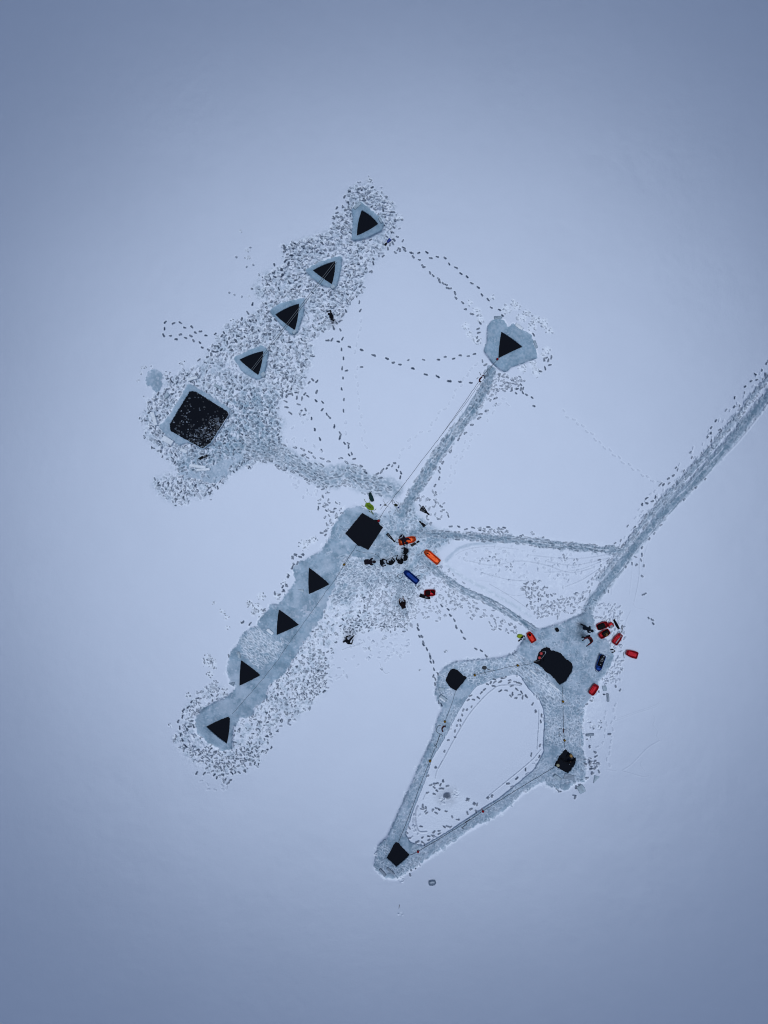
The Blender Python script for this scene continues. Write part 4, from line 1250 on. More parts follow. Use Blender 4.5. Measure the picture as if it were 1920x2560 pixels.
hd = lambda a, b: ang_px(a, b)
make_sled(1018, 1351, hd((999, 1355), (1039, 1346)), 43, 16, 'pulk', M_ORANGE, M_ORANGED, 'bright orange sled with a dark-clad person bent over it', rope=[(-20, 4), (-26, 6), (-29, 0), (-26, -4), (-21, -2)])
s_or2 = make_sled(1079.5, 1391.5, hd((1097, 1407), (1062, 1377)), 46, 16, 'pulk', M_ORANGE, M_ORANGED, 'empty bright orange sled lying alone on trodden snow', rope=[(-17, -13), (-20, -16), (-24, -13), (-27, -8), (-25, -6)])
MB().box((.33, .0, .05), (.22, .06, .04)).box((.40, .02, .06), (.07, .09, .03)).build('foot_strap', M_DARKBAG, s_or2)
s_bl1 = make_sled(1028, 1441.5, hd((1044, 1455), (1012, 1428)), 43, 15, 'pulk', M_BLUE, M_BLUERIM, 'dark blue sled with trailing cords near the two bright orange sleds', rope=[(-17, -14), (-22, -8), (-28, -7), (-33, -4), (-33, 2), (-28, 5), (-23, 1), (-21, -6)])
MB().tube([Vector(p) for p in cat_rom([(-.55, .16, .03), (-.72, .34, .02), (-.86, .30, .02), (-.92, .1, .02)], .05)], .016, 5).build('tow_rope', M_ROPE, s_bl1)
MB().tube([Vector(p) for p in cat_rom([(-.30, -.22, .03), (-.36, -.42, .02), (-.50, -.50, .02)], .05)], .016, 5).build('tow_rope', M_ROPE, s_bl1)
make_sled(1074, 1481.5, hd((1061, 1482), (1088, 1481)), 27, 15.5, 'tub', M_RED, M_REDRIM, 'small red sled with a black padded board leaning against it')
make_sled(1327, 1592, hd((1334, 1603), (1320, 1581)), 27, 15, 'boat', M_REDOR, M_REDOR, 'orange-red sled beside the crumpled yellow jacket', rope=[(-9, -9), (-15, -3), (-14, 6), (-18, 8), (-19, 5)])
G_RED = 'red sleds parked on the right'
make_sled(1504, 1563.5, hd((1492, 1568), (1516, 1559)), 28, 16, 'tub', M_RED, M_REDRIM, 'red sled packed with dark bags, next to the small red bag', group=G_RED)
make_sled(1509, 1583.5, hd((1498, 1590), (1519, 1577)), 28, 16, 'tub', M_RED, M_REDRIM, 'red sled holding dark gear and an ochre cloth', group=G_RED)
make_sled(1542, 1596.5, hd((1535, 1606), (1549, 1587)), 29, 16, 'boat', M_RED, M_REDRIM, 'red sled with a long white ice auger lying inside', group=G_RED, rope=[(9, -12), (13, -22), (11, -30), (14, -34), (15, -28), (13, -22)])
make_sled(1578, 1634, hd((1591, 1638), (1564, 1630)), 28.5, 17, 'boat', M_RED, M_REDRIM, 'empty red sled farthest right on untouched snow', group=G_RED, rope=[(-15, -4), (-19, -4), (-19, 4), (-18, 11)])
make_sled(1483, 1723, hd((1476, 1733), (1489, 1713)), 28, 15.5, 'tub', M_RED, M_REDRIM, 'empty dark red sled on bare ice below the loaded blue sled', group=G_RED)
make_sled(1499.5, 1656, hd((1506, 1637), (1493, 1675)), 41, 14.5, 'pulk', M_BLUE, M_BLUERIM, 'blue sled loaded with black gear and white straps', deep=.2, rope=[(-11, 18), (-10, 22), (-5, 24), (-1, 21), (-2, 18)])


def cargo(name, px, py, rz, size, m, label, cat, seed, z=.05, amp=.14, square=.6):
    o = sub_lump(name, size, m, None, W(px, py, zat(px, py) + z), rz, seed, amp, 3, square)
    tag(o, label, cat)
    return o


rA = hd((1492, 1568), (1516, 1559))
b = cargo('duffel_bag', 1501.5, 1564.5, rA, (.55, .36, .24), M_DARKBAG, 'dark lumpy duffel bag filling the red sled beside the small red bag', 'bag', 11)
MB().tube([(-.2, .05, .22), (-.08, .1, .25), (.1, .08, .25), (.2, .02, .22)], .014, 5).build('strap', M_BROWN, b)
rB = hd((1498, 1590), (1519, 1577))
b = cargo('duffel_bag', 1512, 1582, rB, (.48, .34, .26), M_DARKBAG, 'dark duffel bag in the red sled that also holds an ochre cloth', 'bag', 12)
MB().tube([(-.14, -.12, .2), (-.12, .0, .26), (-.16, .13, .2)], .012, 5).tube([(-.14, .02, .25), (0, .02, .28), (.15, .0, .24)], .012, 5).build('strap', M_OCHRE, b)
cargo('cloth', 1513.5, 1585.5, rB + .6, (.22, .13, .3), M_OCHRE, 'ochre cloth stuffed into the edge of a loaded red sled', 'cloth', 13, amp=.3)
b = cargo('duffel_bag', 1069.5, 1481, 0, (.34, .30, .20), M_BROWN, 'dark brown bag in the front half of the small red sled', 'bag', 14)
MB().box((.15, -.02, .12), (.05, .17, .06)).build('label_patch', M_WHITE, b)
cargo('bundle', 1081, 1480, -.6, (.26, .13, .15), M_BROWN, 'small dark bundle in the rear of the small red sled', 'bundle', 15)
cargo('duffel_bag', 1501.5, 1650, hd((1506, 1637), (1493, 1675)), (.86, .32, .24), M_BLACK, 'long black bag with white straps lying in the loaded blue sled', 'bag', 16, square=.75, amp=.08)
bl = bpy.context.scene.objects[-1] if False else [o for o in C.objects if o.name.startswith('duffel_bag')][-1]
for x, w_, a in ((.02, .20, .2), (-.10, .22, -.1), (-.2, .1, .7), (.28, .08, 0)):
    MB().box((x, 0, .235), (.035, w_, .03), a).build('strap', M_GREYW, bl, smooth=False)
MB().box((-.34, .05, .22), (.06, .06, .05)).build('buckle', M_WHITE, bl, smooth=False)
r3 = sub_lump('nose_cover', (.22, .34, .22), M_BLUERIM, None, None, None, 17, .06)
r3.parent = [o for o in C.objects if o.name.startswith('sled')and o.get('label', '').startswith('blue sled loaded')][0]
r3.location = (.46, 0, .06)
# ice auger
rC = hd((1535, 1606), (1549, 1587))
au = tag(empty('ice_auger', W(1545.3, 1597.5, zat(1545, 1597) + .1), rC), 'white ice auger with grey handle lying in a red sled', 'ice auger')
MB().tube([(-.36, 0, 0), (.1, 0, 0)], .03, 8).tube([(-.36 + k * .012, .05 * math.cos(k * .9), .05 * math.sin(k * .9)) for k in range(34)], .012, 5).build('drill_flute', M_WHITE, au)
MB().tube([(.1, 0, 0), (.34, .02, .02)], .02, 6).tube([(.16, -.08, .02), (.24, -.1, .03), (.3, .0, .03), (.36, .1, .03), (.3, .12, .03)], .018, 6).build('handle', M_GREYW, au)
o = cargo('jacket', 1324, 1587, .4, (.16, .14, .14), M_BROWN, 'small dark hat-like bundle resting in the orange-red sled', 'bundle', 18, z=.06)
o.name = 'bundle'

# ---------------------------------------------------------------- bags, board, box
o = tag(sub_lump('backpack', (.38, .36, .3), M_REDB, None, W(1525, 1562, zat(1525, 1562)), .5, 21, .12), 'small red and grey backpack standing between a red sled and a black fin bag', 'backpack')
sub_lump('lid', (.26, .2, .12), M_GREYW, o, (-.04, -.07, .22), .3, 22, .12)
MB().tube([(.15, .1, .1), (.24, .06, .2), (.2, -.08, .22), (.12, -.14, .12)], .016, 5).build('strap', M_NAVY, o)


def flat_panel(outline, z0, z1, inset=.06):
    return MB().prism(outline, z0, z1, inset)


def bag_board(px, py, rz, pts, th, m, label, cat, name, marks=()):
    o = empty(name, W(px, py, zat(px, py) + (.13 if marks else 0)), rz)
    tag(o, label, cat)
    flat_panel(pts, 0.005, th, .08).build('body', m, o)
    for mk in marks:
        mk.build('emblem', M_GREYW, o, smooth=False)
    return o


def oval_mark(x, y, z, rx, ry, w=.016):
    return MB().tube([(x + rx * math.cos(a), y + ry * math.sin(a), z) for a in np.linspace(0, 2 * math.pi, 16, endpoint=False)], w * .7, 4, closed=True)


rc = hd((1050, 1487), (1076, 1495))
bag_board(1062.5, 1491.5, rc, [(-.42, -.13), (-.1, -.135), (.25, -.115), (.38, -.08), (.42, 0), (.38, .08), (.25, .11), (-.1, .13), (-.42, .135)], .07, M_BLACK,
          'black padded board with a grey oval emblem leaning by the small red sled', 'padded board', 'padded_board', (oval_mark(.06, 0, .075, .07, .045).tube([(.03, 0, .075), (.09, 0, .075)], .012, 4), MB().tube([(.17, -.04, .074), (.21, .0, .074), (.24, -.03, .074)], .012, 4)))
rc = hd((1534, 1548), (1548, 1573))
bag_board(1540.5, 1560.5, rc, [(-.43, -.08), (-.36, -.06), (-.2, -.09), (.2, -.10), (.36, -.07), (.43, -.1), (.40, 0), (.44, .09), (.36, .06), (.15, .09), (-.2, .08), (-.36, .06), (-.43, .08), (-.40, 0)], .09, M_BLACK,
          'long black fin bag lying to the right of the small red backpack', 'fin bag', 'fin_bag')
bx = tag(empty('equipment_case', W(1392, 1574, zat(1392, 1574)), .5), 'small black equipment case alone on the bare ice above the biggest hole', 'equipment case')
MB().prism([(-.11, -.13), (.09, -.13), (.12, -.1), (.12, .1), (.09, .13), (-.11, .13)], 0, .16, .03).build('body', M_BLACK, bx, smooth=False)
MB().prism([(-.11, -.13), (.11, -.13), (.11, .13), (-.11, .13)], .162, .19, .08).build('lid', M_BLACK, bx, smooth=False)
MB().tube([(-.04, -.12, .1), (-.04, -.17, .1), (.05, -.17, .1), (.05, -.12, .1)], .014, 5).build('handle', M_DARKBAG, bx)
# weight belt folded to a V
wb = tag(empty('weight_belt', W(1532, 1627, zat(1532, 1627)), 0), 'black weight belt folded in a V beside the loaded blue sled', 'weight belt')
MB().tube([(-.17, .10, .04), (.02, .10, .045), (.14, -.02, .05), (.02, -.09, .045), (-.09, -.12, .04)], .03, 8).build('strap', M_BLACK, wb)
for x, y in ((-.14, .1), (-.02, .1), (.02, -.09), (-.06, -.11), (.12, 0)):
    MB().box((x, y, .05), (.09, .07, .07), .1, .85).build('lead_weight', M_BLACK, wb, smooth=False)

sk = tag(empty('sack', W(928, 1243.5, zat(928, 1243)), hd((924, 1233), (931, 1252))), 'dark green canvas sack lying above the lime rope heap', 'sack')
sub_lump('body', (.55, .28, .26), M_GREENBAG, sk, (.04, 0, 0), 0, 31, .1, 3, .45)
sub_lump('neck', (.18, .2, .12), M_GREENBAG, sk, (-.28, .02, 0), .3, 32, .25)
MB().tube([(-.2 + .02 * math.cos(a), .1 * math.cos(a), .09 + .09 * math.sin(a)) for a in np.linspace(0, 6.28, 12, endpoint=False)], .012, 5, closed=True).build('drawstring', M_ROPE, sk)


def tangle(name, px, py, rz, size, r, n, m, seed, label, cat, tails=0):
    rnd = random.Random(seed)
    o = empty(name, W(px, py, zat(px, py)), rz)
    tag(o, label, cat)
    pts = []
    a = 0
    for k in range(n):
        a += rnd.uniform(.5, 1.1)
        q = rnd.uniform(.35, 1.0)
        pts.append((size[0] / 2 * q * math.cos(a), size[1] / 2 * q * math.sin(a), r + rnd.uniform(0, 1) * size[2] * (1.2 - q)))
    MB().tube(cat_rom(pts, .04), r, 5).build('coil', m, o)
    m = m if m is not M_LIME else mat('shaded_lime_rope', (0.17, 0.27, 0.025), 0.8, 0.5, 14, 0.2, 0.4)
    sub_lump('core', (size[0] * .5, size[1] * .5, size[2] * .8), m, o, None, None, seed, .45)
    for t in range(tails):
        a = rnd.uniform(0, 6.28)
        p = Vector((size[0] * .35 * math.cos(a), size[1] * .35 * math.sin(a), .03))
        q = [p]
        for k in range(5):
            a += rnd.uniform(-.9, .9)
            q.append(q[-1] + Vector((math.cos(a) * .09, math.sin(a) * .09, 0)))
        MB().tube(cat_rom([tuple(v) for v in q], .03), r * .8, 5).build('tail', m, o)
    return o


tangle('rope_heap', 924, 1266.5, hd((914, 1258), (933, 1274)), (.80, .46, .14), .022, 70, M_LIME, 41, 'bright lime green rope heap at the upper corner of the clean square hole', 'rope heap', 7)
tangle('rope_heap', 989.5, 1263, 0, (.34, .24, .07), .011, 60, M_OLIVE, 42, 'small dark olive rope tangle right of the long guide rope', 'rope heap', 6)
tangle('rope_heap', 963, 1262.5, 0, (.26, .14, .03), .008, 26, M_OLIVE, 44, 'thin loose olive cord between the lime rope heap and the guide rope', 'cord', 4)
tangle('rope_heap', 1211, 1669, .3, (.36, .3, .1), .014, 70, mat('grey_rope', (0.13, 0.125, 0.12), 0.85, 0.4, 30, 0.2, 0.4), 43, 'grey rope coil between two amber buoys on the ice ring', 'rope heap', 2)
for px, py, lb in ((996, 1269, 'tiny dark blue clip beside the olive rope tangle'), (951.5, 1262.5, 'tiny navy clip between the lime rope heap and the guide rope')):
    cl = tag(empty('rope_clip', W(px, py, zat(px, py)), .7), lb, 'rope clip')
    MB().tube([(.06 * math.cos(a), .035 * math.sin(a), .02) for a in np.linspace(0, 6.28, 12, endpoint=False)], .016, 6, closed=True).build('ring', M_BLUE, cl)
    MB().box((0, 0, .022), (.09, .05, .03)).build('gate', M_BLUE, cl)

# crumpled jacket
jk = tag(empty('jacket', W(1301.5, 1591, zat(1301, 1591)), .0), 'crumpled yellow and black jacket lying left of the orange-red sled', 'jacket')
sub_lump('torso', (.36, .26, .14), M_LIMEJ, jk, (-.06, .02, 0), -.2, 51, .28)
sub_lump('panel', (.20, .14, .17), M_BLACK, jk, (.06, -.05, 0), .3, 52, .2)
MB().tube(cat_rom([(-.02, .1, .06), (.1, .07, .08), (.22, .03, .07), (.3, .03, .05)], .04), [.05] * 1 + [.055] * 60 if False else .05, 8).build('sleeve', M_BLACK, jk)
MB().tube(cat_rom([(-.16, .12, .05), (-.02, .14, .07), (.12, .1, .06)], .04), .045, 8).build('sleeve', M_LIMEJ, jk)
gl = tag(empty('boot', W(1299.5, 1599.5, zat(1299, 1599)), hd((1303, 1596), (1296, 1602))), 'small black boot pair lying below the crumpled yellow jacket', 'boots')
MB().ellipsoid((.06, .0, .05), (.12, .05, .05)).ellipsoid((-.08, .0, .05), (.05, .055, .055)).build('foot', M_BLACK, gl)
MB().ellipsoid((-.10, .02, .09), (.05, .05, .09)).build('cuff', M_BLACK, gl)


# ---------------------------------------------------------------- fins
def make_fin(px, py, rz, L, Wt, mblade, label, group=None, z=0.0, logo=True, foot=.32, tip=0.0):
    """long freediving fin, foot pocket at -x, blade towards +x"""
    o = tag(empty('swim_fin', W(px, py, zat(px, py) + z), rz), label, 'swim fin', group)
    a = -L / 2
    bl = MB()
    n = 10
    vs = []
    for i in range(n + 1):
        t = i / n
        x = a + foot * L + t * (1 - foot) * L
        hw = Wt / 2 * (.52 + .48 * t ** .8)
        zz = .035 + .03 * math.sin(t * 2.2)
        for y in (-hw, hw):
            vs += [(x - (tip if t == 1 and False else 0), y, zz), (x, y, zz + .012)]
    fs = []
    for i in range(n):
        p, q = i * 4, (i + 1) * 4
        fs += [(p, q, q + 2, p + 2), (p + 1, p + 3, q + 3, q + 1), (p, p + 1, q + 1, q), (p + 2, q + 2, q + 3, p + 3)]
    fs += [(0, 2, 3, 1), (n * 4, n * 4 + 1, n * 4 + 3, n * 4 + 2)]
    bl.add(vs, fs)
    blade = bl.build('blade', mblade, o, smooth=False)
    for sgn in (-1, 1):
        MB().tube([(a + foot * L + t * (1 - foot) * L, sgn * Wt / 2 * (.52 + .48 * t ** .8), .045 + .03 * math.sin(t * 2.2)) for t in np.linspace(0, 1, 8)], .013, 5).build('side_rail', M_BLACK, blade)
    MB().tube([(a, 0, .035), (a + .05 * L, 0, .05), (a + .2 * L, 0, .05), (a + .34 * L, 0, .045)], [Wt * .2, Wt * .29, Wt * .3, Wt * .24], 10).build('foot_pocket', M_BLACK, o)
    if logo:
        MB().tube([(a + (.86 + .05 * math.cos(k)) * L, Wt * .2 * math.sin(k), .085) for k in np.linspace(.6, 5.2, 10)], .013, 4).tube([(a + .86 * L, Wt * .1, .085), (a + .83 * L, -.02, .085)], .012, 4).build('emblem', M_GREYW, o)
        MB().box((a + .64 * L, 0, .082), (.2 * L, .02, .008)).box((a + .64 * L, .022, .082), (.14 * L, .01, .008)).build('lettering', M_GREYW, o, smooth=False)
    return o


G_F = 'long black fins'
make_fin(977.3, 1344.5, hd((987, 1354), (968, 1334)), .86, .20, M_BLACK, 'single long black fin with grey lettering between the square hole and the orange sled', G_F)
make_fin(1063.5, 1276.5, hd((1074, 1286), (1058, 1266)), .80, .19, M_BLACK, 'upper of two long black fins fanned out on the snow', G_F)
make_fin(1062, 1279.5, hd((1073, 1288), (1051.5, 1275)), .80, .19, M_BLACK, 'lower of two long black fins fanned out on the snow', G_F, z=.02)
f = make_fin(1055.5, 1309.5, hd((1049, 1303), (1062, 1315)), .56, .22, M_BLACK, 'short black fin with a white band, below the pair of fanned-out fins', None, logo=False, foot=.3)
MB().box((-.11, 0, .075), (.025, .09, .05)).build('band', M_WHITE, f)
make_fin(1037, 1357.5, hd((1046, 1352), (1028, 1362)), .70, .13, M_FINBROWN, 'upper of two brown-bladed fins tucked under the occupied orange sled', 'brown fins by the orange sled', logo=False, foot=.42)
make_fin(1038.5, 1359.3, hd((1047, 1354), (1029, 1364)), .70, .13, M_FINBROWN, 'lower of two brown-bladed fins tucked under the occupied orange sled', 'brown fins by the orange sled', logo=False, foot=.42)
make_fin(969, 606, hd((961.5, 602), (976, 588)) * 0 + hd((961, 603), (974, 589)), .62, .24, M_FINBLUE, 'bright blue fin with black foot pocket beside the topmost triangular hole', None, logo=False, foot=.42)
make_fin(509, 1144, hd((501, 1149), (516, 1140)), .64, .15, M_BLACK, 'front one of two crossed black fins below the slushy square hole', G_F, z=.02, logo=True)
make_fin(501.5, 1144.8, hd((495, 1148.5), (509, 1141)), .44, .11, M_BLACK, 'rear one of two crossed black fins below the slushy square hole', G_F, logo=False)


# ---------------------------------------------------------------- buoys and ropes
def buoy(px, py, m, label, group, r=.085):
    o = tag(empty('buoy', W(px, py, zat(px, py)), random.uniform(0, 6)), label, 'buoy', group)
    MB().ellipsoid((0, 0, r), (r, r, r), 16, 10).build('float', m, o)
    MB().tube([(.0, .03 * math.cos(a), 2 * r + .02 + .03 * math.sin(a)) for a in np.linspace(0, 6.28, 10, endpoint=False)], .008, 5, closed=True).build('eyelet', m, o)
    MB().tube([(r * math.cos(a), r * math.sin(a), r) for a in np.linspace(0, 6.28, 20, endpoint=False)], .006, 4, closed=True).build('seam', M_DARKBAG, o)
    return o


GR, GA = 'red buoys', 'amber buoys'
buoy(946.5, 1302, M_REDB, 'red buoy in the notch of the clean square hole', GR, .1)
buoy(1243.4, 898, M_REDB, 'red buoy at the lower corner of the lone eastern triangular hole', GR)
buoy(1045, 2128.5, M_REDB, 'red buoy close to the diamond hole at the lowest corner', GR)
buoy(1207.2, 2027.8, M_REDB, 'red buoy halfway along the lower right rope', GR)
buoy(860.5, 1411.3, M_YELLOWB, 'amber buoy on the ice strip left of the row of black-clad people', GA)
buoy(1186.6, 1687.6, M_YELLOWB, 'amber buoy right of the small rounded-square hole', GA)
buoy(1294, 1663.3, M_YELLOWB, 'amber buoy left of the biggest irregular hole', GA)
buoy(1407, 1753.3, M_YELLOWB, 'amber buoy just below the biggest irregular hole', GA)
buoy(1411, 1850.5, M_YELLOWB, 'amber buoy just above the hole crowded with swimmers', GA)
buoy(1112, 1803.7, M_YELLOWB, 'amber buoy above the rust-red strap on the left ice path', GA)
buoy(1074.8, 1902, M_YELLOWB, 'amber buoy in the middle of the left ice path', GA)


def rope(pts, label, r=.011, m=None, z=.012, wob=.4, name='rope', cat='rope', smooth_=True):
    c = cat_rom(pts, 5) if smooth_ else pts
    P = []
    for k, (x, y) in enumerate(c):
        j = wob if 0 < k < len(c) - 1 else 0
        P.append(W(x + random.uniform(-j, j), y + random.uniform(-j, j), max(zat(x, y), 0) + z))
    cx = P[len(P) // 2]
    o = MB().tube([p - cx for p in P], r, 5).build(name, m or M_ROPE, None, cx)
    return tag(o, label, cat)


rope(tE((700, 385), (715, 345), (760, 270), (820, 190), (900, 70), (945, 20)) + tN((390, 1240), (470, 1130), (580, 990), (690, 845), (800, 690), (940, 490), (1050, 330), (1130, 220), (1250, 90)), 'long dark guide rope from the clean square hole to the lone eastern hole', .014)
rope(tN((690, 850), (745, 775), (850, 640), (970, 480), (1060, 345), (1110, 290), (1200, 150), (1230, 110)), 'second thin cord running beside the long guide rope up to the eastern hole', .010)
rope(tE((505, 690), (430, 680), (412, 720), (360, 790), (290, 905)), 'short rope from the notch of the clean square hole to the amber buoy', .013)
rope(tE((290, 905), (180, 1080), (60, 1240), (0, 1330)) + tF((0, 1880 * 0 + 1880)) + tJ((1000, 470), (840, 670), (700, 830), (600, 945)), 'thin dark rope along the ice strip past the four triangular holes', .010)
rope(tE((428, 738), (520, 765), (620, 775), (680, 800), (715, 835)), 'thin line curving from the square hole notch to the row of people', .010)
rope(tE((775, 830), (810, 800), (835, 825), (870, 812), (880, 830), (835, 838), (790, 850)), 'looped slack line in front of the row of people', .009)
rope(tH((445, 282), (560, 250), (655, 232), (780, 200), (887, 180), (960, 175), (1040, 160)), 'rope from the small rounded-square hole to the biggest hole', .011)
rope(tH((560, 205), (610, 228), (655, 232)), 'short tail from the grey rope coil', .009)
rope(tG((575, 985), (583, 1080), (587, 1168), (590, 1300), (595, 1480), (601, 1612), (606, 1690)) + [(1412.5, 1871)], 'straight rope from the biggest hole down to the swimmers\' hole', .012)
rope(tH((245, 450), (200, 590), (135, 762)), 'rope from the small rounded-square hole to the first amber buoy below it', .012)
rope(tH((35, 1030), (0, 1110)) + [(1074.8, 1902)] + tI((640, 220), (560, 440), (480, 650), (400, 850)), 'rope from the hooked rod down to the diamond hole', .014)
rope(tH((1270, 1232), (1160, 1300), (870, 1475), (590, 1650)) + [(1207, 2028)] + tI((1090, 650), (850, 800), (605, 945), (520, 985)), 'dark taut rope from the swimmers\' hole to the diamond hole', .014)
for off, lb in ((0, 'upper'), (1, 'lower')):
    a, b2 = (838.6, 652.2), (628.4, 924)
    if off:
        a, b2 = (842.2, 655.4), (631.5, 926.4)
    rope([a, b2], '%s of two taut pale lines strung across three triangular holes' % lb, .012, M_ROPEW, .05, 0, 'guide_line', 'guide line', False)

# hooked rods and straps on the rope lines
hk = tag(empty('ice_anchor', W(1100, 1832, .0), 0), 'dark rod with a round hoop at its top on the left ice path', 'ice anchor')
P = lambda x, y, z=.03: ((1080 + x / 22.1 - 1100) * S, -(1780 + y / 22.1 - 1832) * S, z)
MB().tube([P(450, 1220, .05), P(205, 1900, .04)], .02, 6).build('rod', M_STEEL, hk)
MB().tube(cat_rom([P(480, 740), P(370, 745), (P(270, 880)), P(235, 1010), P(260, 1090), P(370, 1180), P(450, 1210), P(540, 1250), P(590, 1330)], .05), .013, 6).build('hoop', M_STEEL, hk)
MB().tube(cat_rom([P(110, 1700), P(130, 1800), P(205, 1890), P(260, 1910), P(275, 1960), P(230, 1960)], .04), .013, 6).build('hook', M_STEEL, hk)
st = tag(empty('strap', W(1108, 1822, .0), 0), 'rust-red bent strap beside the hooped rod on the left ice path', 'strap')
P = lambda x, y, z=.03: ((1080 + x / 22.1 - 1108) * S, -(1780 + y / 22.1 - 1822) * S, z)
MB().tube(cat_rom([P(730, 780), P(640, 800), P(570, 880), P(555, 960), P(600, 1090)], .04), .055, 6).build('webbing', M_RUST, st)
MB().tube([P(735, 740, .03), P(745, 830, .03)], .03, 6).build('buckle', M_DARKBAG, st)
hk = tag(empty('ice_anchor', W(1405, 1828, 0), 0), 'thin bent rod with a short tip beside the rope on the right ice path', 'ice anchor')
P = lambda x, y, z=.03: ((1380 + x / 22.1 - 1405) * S, -(1800 + y / 22.1 - 1828) * S, z)
MB().tube(cat_rom([P(600, 520), P(480, 450), P(385, 500), P(385, 640), P(385, 800)], .04), .012, 6).build('rod', M_STEEL, hk)
MB().tube([P(380, 780), P(400, 900)], [.016, .03], 6).build('hook', M_STEEL, hk)
MB().tube([P(420, 780), P(530, 860)], .012, 6).build('prong', M_STEEL, hk)
st = tag(empty('strap', W(1408.5, 1826, 0), 0), 'small maroon strap tied round the rope on the right ice path', 'strap')
MB().tube([(.0, .16, .04), (.005, .0, .05), (-.005, -.16, .04)], [.02, .035, .03], 6).build('webbing', M_RUST, st)
MB().tube([(.0, .12, .04), (.14, .06, .03)], .01, 5).build('tail', M_STEEL, st)
hk = tag(empty('ice_anchor', W(1160, 2062, 0), 0), 'dark T-shaped hook hanging off the lower right taut rope', 'ice anchor')
P = lambda x, y, z=.03: ((1130 + x / 16.59 - 1160) * S, -(2020 + y / 16.59 - 2062) * S, z)
MB().tube([P(740, 480), P(550, 600)], .024, 6).build('sleeve', M_STEEL, hk)
MB().tube(cat_rom([P(550, 600), P(600, 610), P(620, 650), P(440, 800)], .06), .016, 6).build('rod', M_STEEL, hk)
MB().tube([P(400, 800), P(475, 865)], .022, 6).build('crossbar', M_STEEL, hk)
MB().tube(cat_rom([P(690, 460), P(710, 440), P(740, 480)], .03), .01, 5).build('hook', M_STEEL, hk)
ar = tag(empty('strap_bundle', W(1200, 944, zat(1200, 944)), 0), 'dark red strap bundle on the guide rope below the lone eastern hole', 'strap bundle')
P = lambda x, y, z=.04: ((1180 + x / 27.65 - 1200) * S, -(900 + y / 27.65 - 944) * S, z)
MB().tube(cat_rom([P(690, 1180), P(600, 1250), P(520, 1350), P(520, 1450), P(550, 1520)], .05), .055, 8).build('webbing', M_RUST, ar)
MB().tube(cat_rom([P(680, 1090), P(760, 1070), P(830, 1090), P(880, 1130)], .05), .025, 6).build('loop', M_RUST, ar)
MB().tube([P(520, 840), P(560, 960), P(620, 1060)], .014, 6).build('peg', M_STEEL, ar)
MB().tube([P(430, 1210), P(320, 1310)], .02, 6).build('peg', M_STEEL, ar)
MB().ellipsoid(P(565, 1500), (.06, .05, .05)).build('knot', M_DARKBAG, ar)
stk = MB().tube([Vector((0.03, .16, .01)), Vector((0.0, .05, .03)), Vector((-.02, -.14, .01))], [.012, .02, .014], 6).build('stick', M_BROWN, None, W(998, 2266, SNOW))
tag(stk, 'short dark stick alone on clean snow below the diamond hole', 'stick')

# ---------------------------------------------------------------- ice blocks
IB = 'ice blocks round the holes'


def block(px, py, Lp, Wp, ang, m, label, th=.16, tilt=0.0, kind='slab', seed=0):
    rnd = random.Random(seed + int(px))
    L2, W2 = Lp * S / 2, Wp * S / 2
    if kind == 'tri':
        pts = [(-L2, -W2), (L2, -W2 * .7), (L2 * .3, W2)]
    else:
        pts = [(-L2, -W2), (-L2 * .2, -W2 * rnd.uniform(.9, 1.1)), (L2, -W2 * rnd.uniform(.75, 1)), (L2 * rnd.uniform(.92, 1.05), W2 * rnd.uniform(.8, 1)), (L2 * .1, W2), (-L2 * rnd.uniform(.9, 1.02), W2 * rnd.uniform(.8, 1))]
    me = MB().prism(pts, 0, th, .09).mesh('ice_block', m, False)
    bm = bmesh.new()
    bm.from_mesh(me)
    bmesh.ops.bevel(bm, geom=list(bm.edges), offset=min(.02, th * .2), segments=2, affect='EDGES')
    bmesh.ops.subdivide_edges(bm, edges=[e for e in bm.edges if e.calc_length() > .12], cuts=2)
    for v in bm.verts:
        v.co += Vector((rnd.uniform(-1, 1), rnd.uniform(-1, 1), rnd.uniform(-.6, .6))) * .006
    bm.to_mesh(me)
    bm.free()
    o = link('ice_block', me, None, W(px, py, max(zat(px, py) - .02, -.01)))
    o.rotation_euler = (tilt, 0, R(-ang))
    tag(o, label, 'ice block', IB)
    return o


block(421, 1101.5, 31, 15, 31, M_ICEWHITE, 'large white ice block below left of the slushy square hole', .3)
block(387, 1047, 39, 11, 75, M_ICEWHITE, 'long white ice block standing left of the slushy square hole', .26)
block(418, 990, 15, 10, -40, M_ICE, 'bluish ice chunk above the long white block, left of the slushy hole', .2)
block(483, 947, 28, 9, -14, M_ICEWHITE, 'long pale ice slab above the top corner of the slushy square hole', .2)
block(545, 967, 22, 8, 30, M_ICE, 'ice slab right of the slushy square hole\'s top corner', .12)
block(460, 1127, 20, 10, 25, M_ICEWHITE, 'flat white ice plate right of the black crossed fins\' left end', .1)
block(494, 1166, 46, 8, 8, M_ICEWHITE, 'long thin snow-covered slab below the crossed black fins', .1)
block(508, 1174, 38, 7, -4, M_ICEWHITE, 'lower long slab below the crossed black fins', .1)
block(659, 937, 12, 11, -40, M_ICE, 'blue ice cube at the lower corner of the hole nearest the slushy square', .24)
block(737, 831, 12, 9, -40, M_ICE, 'blue ice cube at the lower corner of the middle white-lined hole', .22)
block(832.6, 718.5, 11, 10, -30, M_ICE, 'blue ice cube at the lower corner of the upper white-lined hole', .22)
block(893, 514, 24, 8, -40, M_ICE, 'tilted ice plate at the upper left of the topmost hole', .1, .3)
block(951.5, 551, 17, 6, 62, M_ICE, 'narrow ice plate at the right of the topmost hole', .12, .2)
block(1245, 794, 22, 8, -3, M_ICE, 'tilted ice plate at the upper edge of the eastern ice patch', .08, .35)
